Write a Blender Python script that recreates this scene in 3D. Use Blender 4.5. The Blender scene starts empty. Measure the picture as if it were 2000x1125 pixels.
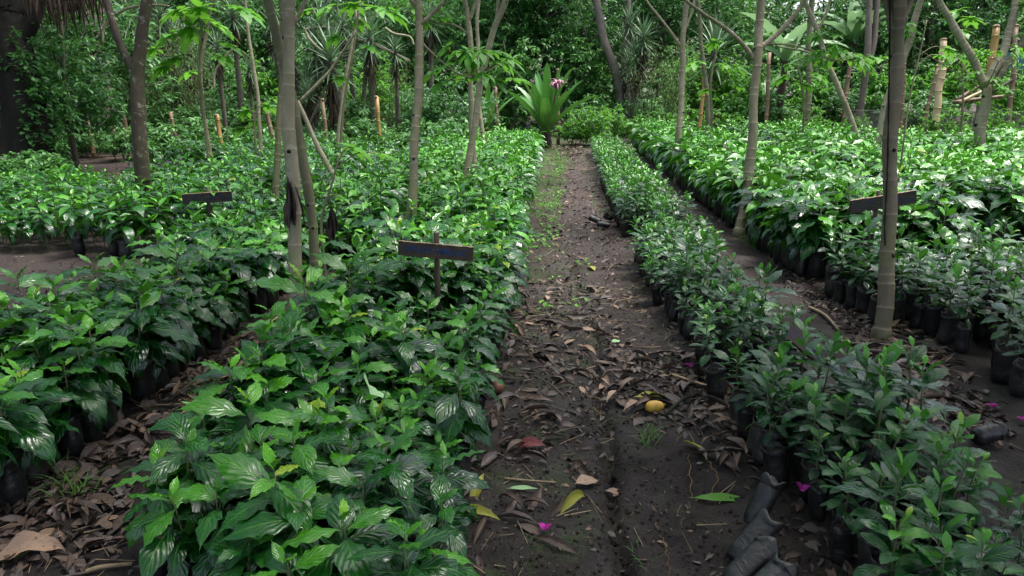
import bpy, math, random
import numpy as np
from mathutils import Matrix, Vector
PI = math.pi
rad = math.radians
sc = bpy.context.scene
COL = sc.collection

# ------------------------------------------------------------------ camera
F = 1444.0                       # focal length in pixels of the 2000 px wide photograph
PITCH, YAW, CAMH = rad(15.2), rad(3.1), 1.6
cam_d = bpy.data.cameras.new('camera')
cam = bpy.data.objects.new('camera', cam_d); COL.objects.link(cam)
cam_d.sensor_width = 36.0; cam_d.lens = 36.0*F/2000.0
cam_d.clip_start = 0.05; cam_d.clip_end = 800
cam.location = (0, 0, CAMH)
cam.rotation_euler = (PI/2-PITCH, 0, YAW)
sc.camera = cam
CM = Matrix.Translation((0, 0, CAMH)) @ cam.rotation_euler.to_matrix().to_4x4()

# ------------------------------------------------------------------ sky, sun, exposure
SUN_EL, SUN_AZ = rad(70), rad(60)     # azimuth measured clockwise from +Y
w = bpy.data.worlds.new('World'); sc.world = w; w.use_nodes = True
nt = w.node_tree; nt.nodes.clear()
wo = nt.nodes.new('ShaderNodeOutputWorld'); bg = nt.nodes.new('ShaderNodeBackground')
sky = nt.nodes.new('ShaderNodeTexSky'); sky.sky_type = 'NISHITA'; sky.sun_disc = False
sky.sun_elevation = SUN_EL; sky.sun_rotation = SUN_AZ
sky.dust_density = 4.0; sky.air_density = 1.0; sky.ozone_density = 1.0
hs = nt.nodes.new('ShaderNodeHueSaturation'); hs.inputs['Saturation'].default_value = 0.7
nt.links.new(sky.outputs[0], hs.inputs['Color'])
nt.links.new(hs.outputs[0], bg.inputs['Color']); bg.inputs['Strength'].default_value = 0.15
nt.links.new(bg.outputs[0], wo.inputs['Surface'])
sl = bpy.data.lights.new('sun', 'SUN'); sl.energy = 1.75; sl.angle = rad(13); sl.color = (1.0, 0.98, 0.94)
so = bpy.data.objects.new('sun', sl); COL.objects.link(so)
sd = Vector((math.sin(SUN_AZ)*math.cos(SUN_EL), math.cos(SUN_AZ)*math.cos(SUN_EL), math.sin(SUN_EL)))
so.rotation_euler = sd.to_track_quat('Z', 'Y').to_euler(); so.location = sd*50
sc.view_settings.view_transform = 'Standard'; sc.view_settings.look = 'None'
sc.view_settings.gamma = 1.0; sc.view_settings.exposure = 1.7
sc.render.engine = 'CYCLES'
cy = sc.cycles
cy.max_bounces = 6; cy.diffuse_bounces = 2; cy.glossy_bounces = 2; cy.transmission_bounces = 3
cy.caustics_reflective = False; cy.caustics_refractive = False
cy.use_denoising = True
cy.sample_clamp_indirect = 4.0

# ------------------------------------------------------------------ pixel helpers (photograph pixels -> places in the world)
def WP(px, py, zc):
    return CM @ Vector(((px-1000)/F*zc, -(py-562.5)/F*zc, -zc))
def G(px, py, h=0.0):
    d = (CM.to_3x3() @ Vector(((px-1000)/F, -(py-562.5)/F, -1.0)))
    t = (h-CAMH)/d.z
    return Vector((d.x*t, d.y*t, h))
CMI = CM.inverted()
def to_px(x, y, z):
    v = CMI @ Vector((x, y, z))
    zc = -v.z
    if zc < 0.05: return (-9999, -9999, zc)
    return (1000+v.x/zc*F, 562.5-v.y/zc*F, zc)

# ------------------------------------------------------------------ ground shape
def vnoise(x, y, seed=0):
    x = np.asarray(x, float); y = np.asarray(y, float)
    xi = np.floor(x); yi = np.floor(y); fx = x-xi; fy = y-yi
    fx = fx*fx*(3-2*fx); fy = fy*fy*(3-2*fy)
    def hsh(a, b):
        s = np.sin(a*127.1+b*311.7+seed*74.7)*43758.5453
        return s-np.floor(s)
    return (hsh(xi, yi)*(1-fx)+hsh(xi+1, yi)*fx)*(1-fy)+(hsh(xi, yi+1)*(1-fx)+hsh(xi+1, yi+1)*fx)*fy
def groove_x(y):
    return 0.315 + 0.03*np.sin(y*1.7)+0.02*np.sin(y*4.1+1)-0.022*(np.clip(y, 2, 12)-2)
def gz(x, y):
    x = np.asarray(x, float); y = np.asarray(y, float)
    near = np.exp(-np.clip(y-3, 0, None)/6.0)
    z = 0.035*(vnoise(x*2.1, y*2.1, 1)-.5) + 0.034*(vnoise(x*6, y*5, 2)-.5)*near + 0.016*(vnoise(x*21, y*21, 3)-.5)*near + 0.006*(vnoise(x*45, y*45, 7)-.5)*near
    z = z - 0.02*np.exp(-((x-0.3)/0.5)**2)
    gd = 0.075*np.clip(1-(y-2)/9, 0.05, 1)*(0.45+0.75*vnoise(y*3, y*0+2, 4))
    z = z - gd*np.exp(-((x-groove_x(y)-0.02*(vnoise(y*9, y*0, 5)-.5))/0.033)**2)
    z = z + 0.02*np.exp(-((x-groove_x(y)+.09)/0.05)**2)*vnoise(x*12, y*6, 6)*near
    far = np.clip((y-26)/20, 0, 1)
    return z + far*far*1.2
def gzf(x, y): return float(gz(x, y))

# ------------------------------------------------------------------ mesh collector (quads only)
class Geo:
    def __init__(s):
        s.V = []; s.Q = []; s.U = []; s.T = []; s.M = []; s.n = 0
    def add(s, V, Q, U=None, T=None, m=0):
        V = np.asarray(V, float).reshape(-1, 3); Q = np.asarray(Q, int).reshape(-1, 4)
        k = len(V)
        s.V.append(V); s.Q.append(Q+s.n)
        s.U.append(np.zeros((k, 2)) if U is None else np.asarray(U, float).reshape(-1, 2))
        s.T.append(np.zeros(k) if T is None else np.broadcast_to(np.asarray(T, float), (k,)) if np.ndim(T) == 0 else np.asarray(T, float).reshape(-1))
        s.M.append(np.full(len(Q), m, int)); s.n += k
        return s
    def mesh(s, name):
        V = np.concatenate(s.V); Q = np.concatenate(s.Q); U = np.concatenate(s.U); T = np.concatenate(s.T); M = np.concatenate(s.M)
        me = bpy.data.meshes.new(name)
        nv, nq = len(V), len(Q)
        me.vertices.add(nv); me.vertices.foreach_set('co', V.astype(np.float32).ravel())
        me.loops.add(nq*4); me.loops.foreach_set('vertex_index', Q.astype(np.int32).ravel())
        me.polygons.add(nq); me.polygons.foreach_set('loop_start', np.arange(0, nq*4, 4, dtype=np.int32))
        me.polygons.foreach_set('material_index', M.astype(np.int32))
        me.polygons.foreach_set('use_smooth', np.ones(nq, dtype=bool))
        uv = me.uv_layers.new(name='UVMap'); uv.data.foreach_set('uv', U[Q.ravel()].astype(np.float32).ravel())
        at = me.attributes.new('tint', 'FLOAT', 'POINT'); at.data.foreach_set('value', T.astype(np.float32))
        me.update(calc_edges=True)
        return me

def prof_ovate(u):
    t = np.clip((u-.07)/.93, 0, 1)
    return np.maximum(.025, np.sin(PI*t**.9)**.9*(1-.35*t**4))
def prof_coffee(u):
    t = np.clip((u-.06)/.94, 0, 1)
    w_ = np.sin(PI*np.clip(t/.93, 0, 1)**.92)**.95
    return np.maximum(np.where(t < .02, .03, .035), w_*(1-.2*t))*np.where(u >= .999, .1, 1)
def prof_obov(u):
    t = np.clip((u-.05)/.95, 0, 1)
    return np.maximum(.03, np.sin(PI*t**1.25)**.85)
def prof_strap(u):
    return np.clip(.45+.55*np.minimum(1, u*5), 0, 1)*np.sqrt(np.clip(1-u**3.0, 0, 1))+.01
def prof_blade(u):
    return np.clip(.5+u*1.5, 0, 1)*np.clip(1-u**1.6, 0, 1)+.01
def prof_lobe(u):
    return np.maximum(.02, np.sin(PI*np.clip(u, 0, 1)**.75)**.8)*(1+.22*np.sin(u*22))
def prof_round(u):
    t = np.clip((u-.05)/.95, 0, 1)
    return np.maximum(.04, np.sin(PI*t**.7)**.62)

def leaves(geo, O, az, el, L, W, nu=4, nv=2, prof=prof_ovate, roll=0., droop=.5, fold=.2, wave=0., wk=3.0, tint=.4, curl=0., m=0, rng=None):
    O = np.asarray(O, float).reshape(-1, 3); n = len(O)
    def A(x): return np.broadcast_to(np.asarray(x, float), (n,)).copy()
    az, el, L, W, roll, droop, fold, wave, tint, curl = map(A, (az, el, L, W, roll, droop, fold, wave, tint, curl))
    u = np.linspace(0, 1, nu+1); v = np.linspace(-1, 1, nv+1)
    th = el[:, None]-droop[:, None]*u[None]**1.3
    thm = (th[:, 1:]+th[:, :-1])/2
    du = 1.0/nu
    cx = np.concatenate([np.zeros((n, 1)), np.cumsum(np.cos(thm)*du, 1)], 1)*L[:, None]
    czz = np.concatenate([np.zeros((n, 1)), np.cumsum(np.sin(thm)*du, 1)], 1)*L[:, None]
    wd = prof(u)[None]*W[:, None]/2
    ph = (np.random.RandomState(7).rand(n) if rng is None else rng.rand(n))*6.28
    fu = fold[:, None, None]+curl[:, None, None]*np.abs(v)[None, None]
    across = v[None, None]*wd[:, :, None]*np.cos(fu)
    up = np.abs(v)[None, None]*wd[:, :, None]*np.sin(fu)
    up = up+wave[:, None, None]*W[:, None, None]*np.abs(v)[None, None]*np.sin(wk*2*PI*u[None, :, None]+ph[:, None, None]+(v > 0)[None, None]*1.3)*np.minimum(1, prof(u)*2)[None, :, None]
    rr = roll[:, None, None]
    sy = across*np.cos(rr)-up*np.sin(rr)
    nn = across*np.sin(rr)+up*np.cos(rr)
    x = cx[:, :, None]-np.sin(th)[:, :, None]*nn
    z = czz[:, :, None]+np.cos(th)[:, :, None]*nn
    ca, sa = np.cos(az)[:, None, None], np.sin(az)[:, None, None]
    P = np.stack([x*ca-sy*sa+O[:, 0, None, None], x*sa+sy*ca+O[:, 1, None, None], z+O[:, 2, None, None]], -1)
    i, j = np.meshgrid(np.arange(nu), np.arange(nv), indexing='ij')
    a = (i*(nv+1)+j).ravel()
    q = np.stack([a, a+nv+1, a+nv+2, a+1], 1)
    k = (nu+1)*(nv+1)
    Q = (q[None]+(np.arange(n)*k)[:, None, None]).reshape(-1, 4)
    U = np.broadcast_to(np.stack(np.meshgrid(u, (v+1)/2, indexing='ij'), -1)[None], (n, nu+1, nv+1, 2))
    geo.add(P, Q, U, np.repeat(tint, k), m)

def catmull(pts, n):
    P = np.asarray(pts, float)
    if len(P) == 2:
        t = np.linspace(0, 1, n)[:, None]; return P[0]*(1-t)+P[1]*t
    P = np.vstack([2*P[0]-P[1], P, 2*P[-1]-P[-2]])
    m = len(P)-3
    out = []
    for t in np.linspace(0, m-1e-6, n):
        i = int(t); f = t-i
        p0, p1, p2, p3 = P[i:i+4]
        out.append(.5*((2*p1)+(-p0+p2)*f+(2*p0-5*p1+4*p2-p3)*f*f+(-p0+3*p1-3*p2+p3)*f**3))
    return np.array(out)

def tube(geo, P, R, sides=8, tint=0., m=0, cap=True, rough=0., seed=0, squash=None):
    P = np.asarray(P, float); n = len(P)
    R = np.broadcast_to(np.asarray(R, float), (n,))
    T = np.gradient(P, axis=0); T /= np.linalg.norm(T, axis=1)[:, None]+1e-12
    ref = np.array([1., 0, 0]) if abs(T[0][0]) < .9 else np.array([0, 1., 0])
    A_ = np.cross(T[0], ref); A_ /= np.linalg.norm(A_)
    ring = []
    ang = np.arange(sides)/sides*2*PI
    rs = np.random.RandomState(seed)
    for k in range(n):
        A_ = A_-T[k]*A_.dot(T[k]); A_ /= np.linalg.norm(A_)+1e-12
        B_ = np.cross(T[k], A_)
        r = R[k]*(1+rough*(rs.rand(sides)-.5)*2) if rough else np.full(sides, R[k])
        ring.append(P[k]+np.cos(ang)[:, None]*A_*r[:, None]+np.sin(ang)[:, None]*B_*r[:, None])
    V = np.concatenate(ring)
    i, j = np.meshgrid(np.arange(n-1), np.arange(sides), indexing='ij')
    a = (i*sides+j).ravel(); b = (i*sides+(j+1) % sides).ravel()
    Q = [np.stack([a, b, b+sides, a+sides], 1)]
    if cap:
        for base, rev in ((0, True), ((n-1)*sides, False)):
            qs = []
            for k in range((sides-2)//2):
                q = [base+k, base+k+1, base+sides-2-k, base+sides-1-k]
                qs.append(q[::-1] if rev else q)
            Q.append(np.array(qs))
    s_ = np.concatenate([[0], np.cumsum(np.linalg.norm(np.diff(P, axis=0), axis=1))])
    U = np.stack([np.tile(np.arange(sides)/sides, n), np.repeat(s_, sides)], 1)
    Tn = np.repeat(np.broadcast_to(np.asarray(tint, float), (n,)), sides)
    geo.add(V, np.concatenate(Q), U, Tn, m)

def sticks(geo, A, B, r, tint=.3, m=0):
    """many thin three-sided stems at once"""
    A = np.asarray(A, float).reshape(-1, 3); B = np.asarray(B, float).reshape(-1, 3); n = len(A)
    r = np.broadcast_to(np.asarray(r, float), (n,))
    D = B-A; D /= np.linalg.norm(D, axis=1)[:, None]+1e-9
    ref = np.where(np.abs(D[:, 2:3]) > .9, np.array([[1., 0, 0]]), np.array([[0, 0, 1.]]))
    X = np.cross(D, ref); X /= np.linalg.norm(X, axis=1)[:, None]; Y = np.cross(D, X)
    V = []
    for base, k in ((A, 1.0), (B, .7)):
        for a in (0, 2.1, 4.2):
            V.append(base+(X*math.cos(a)+Y*math.sin(a))*r[:, None]*k)
    V = np.stack(V, 1)
    q = np.array([[0, 1, 4, 3], [1, 2, 5, 4], [2, 0, 3, 5]])
    Q = (q[None]+(np.arange(n)*6)[:, None, None]).reshape(-1, 4)
    geo.add(V, Q, None, tint, m)

def box(geo, c, s, rot=None, m=0, tint=0.):
    x, y, z = s[0]/2, s[1]/2, s[2]/2
    V = np.array([[a*x, b*y, c_*z] for c_ in (-1, 1) for b in (-1, 1) for a in (-1, 1)])
    Q = np.array([[0, 2, 3, 1], [4, 5, 7, 6], [0, 1, 5, 4], [2, 6, 7, 3], [0, 4, 6, 2], [1, 3, 7, 5]])
    V = V[Q.ravel()]; Q = np.arange(24).reshape(-1, 4)      # split faces keep the edges crisp
    if rot is not None: V = V @ np.array(rot.to_matrix()).T
    geo.add(V+np.array(c), Q, V[:, :2], tint, m)

# ------------------------------------------------------------------ scene graph helpers
def obj(name, geo, mats, parent=None, loc=(0, 0, 0)):
    me = geo if isinstance(geo, bpy.types.Mesh) else geo.mesh(name)
    if not isinstance(mats, (list, tuple)): mats = [mats]
    if not len(me.materials):
        for m in mats: me.materials.append(m)
    o = bpy.data.objects.new(name, me); COL.objects.link(o)
    o.location = loc
    if parent is not None: o.parent = parent
    return o
def tag(o, label, cat, group=None):
    o['label'] = label; o['category'] = cat
    if group: o['group'] = group
    return o
def thing(name, label, cat, loc=(0, 0, 0), rz=0., group=None, scale=1.0):
    o = bpy.data.objects.new(name, None); COL.objects.link(o)
    o.empty_display_size = .1
    o.location = loc; o.rotation_euler = (0, 0, rz); o.scale = (scale,)*3
    return tag(o, label, cat, group)
def kind(o, k): o['kind'] = k; return o
def dup(root, loc, rz, label, group=None, scale=1.0, tilt=(0, 0)):
    r = root.copy(); COL.objects.link(r)
    r.location = loc; r.rotation_euler = (tilt[0], tilt[1], rz); r.scale = (scale,)*3
    r['label'] = label
    if group: r['group'] = group
    for ch in list(root.children):
        c = ch.copy(); COL.objects.link(c); c.parent = r
        for g in list(ch.children):
            d = g.copy(); COL.objects.link(d); d.parent = c
    return r

# ------------------------------------------------------------------ materials
class NT:
    def __init__(s, name):
        s.m = bpy.data.materials.new(name); s.m.use_nodes = True; s.t = s.m.node_tree; s.t.nodes.clear()
        s.out = s.n('ShaderNodeOutputMaterial')
    def n(s, k, **kw):
        x = s.t.nodes.new(k)
        for a, b in kw.items(): setattr(x, a, b)
        return x
    def l(s, a, b): s.t.links.new(a, b)
    def setin(s, sock, v):
        if hasattr(v, 'is_output'): s.l(v, sock)
        else: sock.default_value = v
    def math(s, op, a, b=0.0, c=None, clamp=False):
        x = s.n('ShaderNodeMath', operation=op, use_clamp=clamp)
        s.setin(x.inputs[0], a); s.setin(x.inputs[1], b)
        if c is not None: s.setin(x.inputs[2], c)
        return x.outputs[0]
    def mix(s, f, a, b, mode='MIX'):
        x = s.n('ShaderNodeMix', data_type='RGBA', blend_type=mode)
        s.setin(x.inputs[0], f); s.setin(x.inputs[6], a if hasattr(a, 'is_output') else (*a, 1)); s.setin(x.inputs[7], b if hasattr(b, 'is_output') else (*b, 1))
        return x.outputs[2]
    def noise(s, scale, detail=3, vec=None, rough=.6, dist=0.):
        x = s.n('ShaderNodeTexNoise'); x.inputs['Scale'].default_value = scale; x.inputs['Detail'].default_value = detail
        x.inputs['Roughness'].default_value = rough; x.inputs['Distortion'].default_value = dist
        if vec is not None: s.l(vec, x.inputs['Vector'])
        return x.outputs['Fac']
    def ramp(s, f, stops, interp='LINEAR'):
        x = s.n('ShaderNodeValToRGB'); e = x.color_ramp.elements; x.color_ramp.interpolation = interp
        e[0].position = stops[0][0]; e[0].color = (*stops[0][1], 1); e[1].position = stops[-1][0]; e[1].color = (*stops[-1][1], 1)
        for p, c in stops[1:-1]:
            k = e.new(p); k.color = (*c, 1)
        s.setin(x.inputs[0], f); return x.outputs[0]
    def mapr(s, f, a, b, c=0., d=1.):
        x = s.n('ShaderNodeMapRange'); s.setin(x.inputs[0], f)
        for i, v in enumerate((a, b, c, d)): x.inputs[i+1].default_value = v
        return x.outputs[0]
    def tint(s): return s.n('ShaderNodeAttribute', attribute_name='tint').outputs['Fac']
    def objco(s): return s.n('ShaderNodeTexCoord').outputs['Object']
    def geopos(s): return s.n('ShaderNodeNewGeometry').outputs['Position']
    def bump(s, h, strength=.5, dist=.01):
        x = s.n('ShaderNodeBump'); x.inputs['Strength'].default_value = strength; x.inputs['Distance'].default_value = dist
        s.l(h, x.inputs['Height']); return x.outputs[0]
    def bsdf(s, color, rough=.6, spec=.5, normal=None):
        p = s.n('ShaderNodeBsdfPrincipled')
        s.setin(p.inputs['Base Color'], color if hasattr(color, 'is_output') else (*color, 1)); s.setin(p.inputs['Roughness'], rough)
        s.setin(p.inputs['Specular IOR Level'], spec)
        if normal is not None: s.l(normal, p.inputs['Normal'])
        return p
    def done(s, sh): s.l(sh if hasattr(sh, 'is_output') else sh.outputs[0], s.out.inputs['Surface']); return s.m

def leaf_mat(name, dark, mid, young, rough=.34, spec=.5, veins=9., vein_bump=.55, trans=.22, under=None, spots=0.):
    k = NT(name)
    uv = k.n('ShaderNodeUVMap').outputs[0]; sep = k.n('ShaderNodeSeparateXYZ'); k.l(uv, sep.inputs[0])
    u, v = sep.outputs[0], sep.outputs[1]
    av = k.math('ABSOLUTE', k.math('SUBTRACT', v, .5))
    ph = k.math('SUBTRACT', k.math('MULTIPLY', u, veins), k.math('MULTIPLY', av, 5.0))
    saw = k.math('ABSOLUTE', k.math('SUBTRACT', k.math('FRACT', ph), .5))         # 0 mid of panel, .5 at the vein
    vein = k.math('SMOOTH_MIN', k.mapr(saw, .40, .5), 1.0, .0)
    mid_rib = k.mapr(av, .035, .012)
    t = k.math('ADD', k.tint(), k.math('MULTIPLY', k.math('SUBTRACT', k.noise(3.1, 2, k.geopos()), .5), .25))
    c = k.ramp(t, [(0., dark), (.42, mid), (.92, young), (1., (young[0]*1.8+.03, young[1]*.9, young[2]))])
    c = k.mix(k.math('MULTIPLY', vein, .10), c, young)
    c = k.mix(k.math('MULTIPLY', mid_rib, .4), c, young)
    if spots:
        sp = k.mapr(k.noise(38, 2, k.geopos()), .68, .74); c = k.mix(k.math('MULTIPLY', sp, spots), c, (.16, .12, .04))
    geo = k.n('ShaderNodeNewGeometry')
    ud = under or tuple(x*.7+y*.3+.02 for x, y in zip(mid, young))
    c = k.mix(geo.outputs['Backfacing'], c, ud)
    hgt = k.math('ADD', k.math('MULTIPLY', k.math('COSINE', k.math('MULTIPLY', saw, 6.283)), -.14), k.math('MULTIPLY', mid_rib, -.3))
    hgt = k.math('ADD', hgt, k.math('MULTIPLY', k.noise(45, 2, k.geopos()), .12))
    nrm = k.bump(hgt, vein_bump, .012)
    rg = k.math('ADD', k.mapr(k.noise(5.5, 3, k.geopos()), .38, .62, rough-.08, rough+.16), k.math('MULTIPLY', geo.outputs['Backfacing'], .25))
    p = k.bsdf(c, rg, spec, nrm)
    tr = k.n('ShaderNodeBsdfTranslucent'); k.l(k.mix(.5, c, young, 'MIX'), tr.inputs['Color'])
    mx = k.n('ShaderNodeMixShader'); mx.inputs[0].default_value = trans
    k.l(p.outputs[0], mx.inputs[1]); k.l(tr.outputs[0], mx.inputs[2])
    return k.done(mx)

M = {}
M['coffee'] = leaf_mat('coffee_leaf', (.003, .031, .010), (.009, .084, .008), (.10, .36, .006), rough=.235, spec=.52, veins=6.5, vein_bump=.34, trans=.18, spots=.55)
M['fruit'] = leaf_mat('fruit_leaf', (.004, .032, .013), (.010, .072, .014), (.09, .33, .012), rough=.25, spec=.5, veins=7, vein_bump=.25)
M['broad'] = leaf_mat('broad_leaf', (.014, .070, .018), (.040, .155, .034), (.12, .30, .05), rough=.40, spec=.45, veins=8, vein_bump=.3, trans=.28)
M['bright'] = leaf_mat('bright_leaf', (.028, .12, .012), (.068, .25, .015), (.17, .42, .03), rough=.42, spec=.35, veins=6, vein_bump=.3, trans=.38)
M['bamboo_leaf'] = leaf_mat('bamboo_leaf', (.04, .10, .03), (.09, .18, .05), (.2, .3, .09), rough=.5, spec=.3, veins=1, vein_bump=.1, trans=.3)
M['yucca'] = leaf_mat('yucca_leaf', (.02, .07, .03), (.06, .14, .06), (.2, .28, .14), rough=.45, spec=.4, veins=1, vein_bump=.1, trans=.1)
M['strap'] = leaf_mat('strap_leaf', (.018, .085, .012), (.045, .18, .02), (.11, .30, .03), rough=.3, spec=.5, veins=1, vein_bump=.1, trans=.15)
M['banana'] = leaf_mat('banana_leaf', (.05, .15, .05), (.12, .25, .10), (.25, .40, .18), rough=.4, spec=.4, veins=28, vein_bump=.3, trans=.35)
M['grass'] = leaf_mat('grass_blade', (.03, .09, .02), (.07, .18, .03), (.16, .28, .06), rough=.5, spec=.3, veins=1, vein_bump=.0, trans=.3)
M['pale_leaf'] = leaf_mat('pale_leaf', (.22, .40, .18), (.30, .50, .24), (.42, .60, .32), rough=.6, spec=.25, veins=7, vein_bump=.6, trans=.15)
M['yellow_leaf'] = leaf_mat('yellow_leaf', (.16, .17, .03), (.26, .26, .04), (.40, .38, .06), rough=.45, spec=.3, veins=9, vein_bump=.3, spots=.7)

def dry_mat(name, a, b, rough=.65):
    k = NT(name)
    uv = k.n('ShaderNodeUVMap').outputs[0]; sep = k.n('ShaderNodeSeparateXYZ'); k.l(uv, sep.inputs[0])
    av = k.math('ABSOLUTE', k.math('SUBTRACT', sep.outputs[1], .5))
    saw = k.math('ABSOLUTE', k.math('SUBTRACT', k.math('FRACT', k.math('SUBTRACT', k.math('MULTIPLY', sep.outputs[0], 12.), k.math('MULTIPLY', av, 5.))), .5))
    rnd = k.n('ShaderNodeObjectInfo').outputs['Random']
    t = k.math('ADD', k.math('MULTIPLY', k.noise(9, 4, k.geopos()), .8), k.math('MULTIPLY', k.math('SUBTRACT', k.math('ADD', rnd, k.tint()), .6), .6))
    c = k.mix(k.mapr(t, .15, .85), a, b)
    c = k.mix(k.mapr(k.noise(60, 2, k.geopos()), .6, .7, 0, .6), c, tuple(x*.35 for x in a))
    c = k.mix(k.mapr(av, .04, .015, 0, .5), c, tuple(min(1, x*1.6) for x in b))
    nrm = k.bump(k.math('ADD', k.math('MULTIPLY', saw, -.5), k.noise(70, 3, k.geopos())), .5, .006)
    return k.done(k.bsdf(c, k.mapr(k.noise(12, 2, k.geopos()), .35, .7, rough-.2, rough+.1), .4, nrm))
M['dry_brown'] = dry_mat('dry_brown', (.036, .023, .018), (.105, .069, .050))
M['dry_tan'] = dry_mat('dry_tan', (.13, .080, .050), (.27, .175, .115))
M['dry_grey'] = dry_mat('dry_grey', (.045, .035, .034), (.12, .095, .085), .55)
M['dry_dark'] = dry_mat('dry_dark', (.016, .011, .010), (.050, .030, .026), .5)
M['dry_red'] = dry_mat('dry_red', (.05, .010, .012), (.13, .022, .022))

def bark_mat(name, a, b, ridge=None, moss=None, moss_amt=.0, scale=18., bumps=.5, lichen=None, rough=.75):
    k = NT(name); co = k.objco()
    mp = k.n('ShaderNodeMapping'); mp.inputs['Scale'].default_value = (1, 1, .35); k.l(co, mp.inputs[0])
    n1 = k.noise(scale, 5, mp.outputs[0], .65); n2 = k.noise(scale*.22, 3, co)
    c = k.mix(k.mapr(k.math('ADD', k.math('MULTIPLY', n1, .5), k.math('MULTIPLY', n2, .5)), .32, .68), a, b)
    c = k.mix(k.mapr(k.noise(scale*4, 3, co), .58, .75, 0, .5), c, tuple(x*.4 for x in a))
    if ridge: c = k.mix(k.math('MULTIPLY', k.tint(), 1.0), c, ridge)
    if lichen: c = k.mix(k.mapr(k.noise(scale*.7, 4, co, .7, .6), .58, .64, 0, .8), c, lichen)
    if moss:
        sp = k.n('ShaderNodeSeparateXYZ'); k.l(co, sp.inputs[0])
        f = k.math('MULTIPLY', k.mapr(k.noise(7, 4, co), .45, .62), k.mapr(sp.outputs[2], .1, 1.1, moss_amt, moss_amt*.25))
        c = k.mix(f, c, moss)
    nrm = k.bump(k.math('ADD', n1, k.math('MULTIPLY', k.noise(scale*5, 3, co), .4)), bumps, .012)
    return k.done(k.bsdf(c, rough, .3, nrm))
M['ring'] = bark_mat('ringed_bark', (.155, .128, .086), (.31, .265, .188), ridge=(.36, .31, .225), lichen=(.31, .285, .21), moss=(.16, .20, .06), moss_amt=.75, scale=14, bumps=.35)
M['ring_dark'] = bark_mat('weathered_ringed_bark', (.095, .075, .052), (.205, .167, .117), ridge=(.26, .21, .15), moss=(.17, .19, .06), moss_amt=.7, scale=14, bumps=.45)
M['ring_green'] = bark_mat('green_ringed_bark', (.080, .076, .042), (.155, .143, .080), ridge=(.24, .215, .135), moss=(.15, .19, .06), moss_amt=.5, scale=14, bumps=.35)
M['lichen_bark'] = bark_mat('lichen_bark', (.022, .016, .010), (.062, .046, .030), lichen=(.19, .19, .15), moss=(.07, .10, .03), moss_amt=.5, scale=16, bumps=.8)
M['old_bark'] = bark_mat('old_bark', (.003, .0024, .0018), (.017, .0125, .009), moss=(.012, .02, .005), moss_amt=.8, scale=7, bumps=1.0, rough=.85)
M['patch_bark'] = bark_mat('patchy_bark', (.09, .055, .05), (.22, .15, .14), lichen=(.42, .40, .37), scale=6, bumps=.8)
M['bark'] = bark_mat('grey_bark', (.06, .05, .04), (.16, .13, .10), moss=(.06, .09, .03), moss_amt=.4, scale=12, bumps=.6)
M['cane_yellow'] = bark_mat('yellow_bamboo', (.20, .12, .03), (.32, .20, .055), ridge=(.20, .14, .06), scale=9, bumps=.15, rough=.45)
M['cane_brown'] = bark_mat('brown_bamboo', (.105, .066, .036), (.19, .125, .072), ridge=(.42, .32, .22), scale=9, bumps=.2, rough=.55)
M['cane_pale'] = bark_mat('pale_bamboo', (.38, .29, .15), (.60, .47, .27), ridge=(.22, .14, .07), scale=9, bumps=.2, rough=.5)
M['stem'] = bark_mat('seedling_stem', (.05, .06, .025), (.11, .12, .05), scale=30, bumps=.3)
M['thatch'] = bark_mat('dead_leaf_thatch', (.02, .013, .009), (.085, .054, .036), scale=20, bumps=.8, rough=.9)
M['wood'] = bark_mat('weathered_board', (.030, .021, .015), (.085, .058, .040), scale=22, bumps=.6, rough=.8)
M['wood_edge'] = bark_mat('cut_board_edge', (.20, .14, .09), (.33, .24, .16), scale=22, bumps=.4)
M['stick'] = bark_mat('dry_stick', (.16, .11, .06), (.36, .27, .17), scale=25, bumps=.4)

def painted_board(name='painted_board', a=(.020, .015, .011), b=(.060, .043, .031), blue=(.010, .028, .065)):
    k = NT(name); co = k.objco()
    mp = k.n('ShaderNodeMapping'); mp.inputs['Scale'].default_value = (.2, 1, 1); k.l(co, mp.inputs[0])
    c = k.mix(k.mapr(k.noise(60, 4, mp.outputs[0]), .3, .7), a, b)
    sp = k.n('ShaderNodeSeparateXYZ'); k.l(co, sp.inputs[0])
    band = k.math('MULTIPLY', k.mapr(sp.outputs[2], -.03, -.022), k.mapr(sp.outputs[2], .034, .026))
    msk = k.math('MULTIPLY', k.mapr(k.noise(26, 3, co), .5, .56), band)
    c = k.mix(k.math('MULTIPLY', msk, .85), c, blue)
    return k.done(k.bsdf(c, .7, .35, k.bump(k.noise(80, 4, mp.outputs[0]), .5, .004)))
M['painted'] = painted_board()
M['plank'] = painted_board('fallen_plank_wood', (.035, .022, .017), (.095, .062, .046), (.020, .055, .13))

def plastic_mat():
    k = NT('black_polythene'); co = k.objco()
    mp = k.n('ShaderNodeMapping'); mp.inputs['Scale'].default_value = (1, 1, 2.2); k.l(co, mp.inputs[0])
    n = k.noise(22, 4, mp.outputs[0], .6, .8)
    dirt = k.mapr(k.noise(9, 4, k.geopos()), .45, .75, 0, .7)
    c = k.mix(dirt, (.008, .008, .009), (.050, .042, .036))
    return k.done(k.bsdf(c, k.mapr(n, .3, .7, .28, .55), .5, k.bump(n, .5, .010)))
M['bag'] = plastic_mat()
def soil_mat():
    k = NT('potting_soil')
    c = k.mix(k.noise(60, 4, k.geopos()), (.012, .009, .008), (.05, .036, .028))
    return k.done(k.bsdf(c, .95, .2, k.bump(k.noise(90, 4, k.geopos()), .9, .01)))
M['soil'] = soil_mat()

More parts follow.
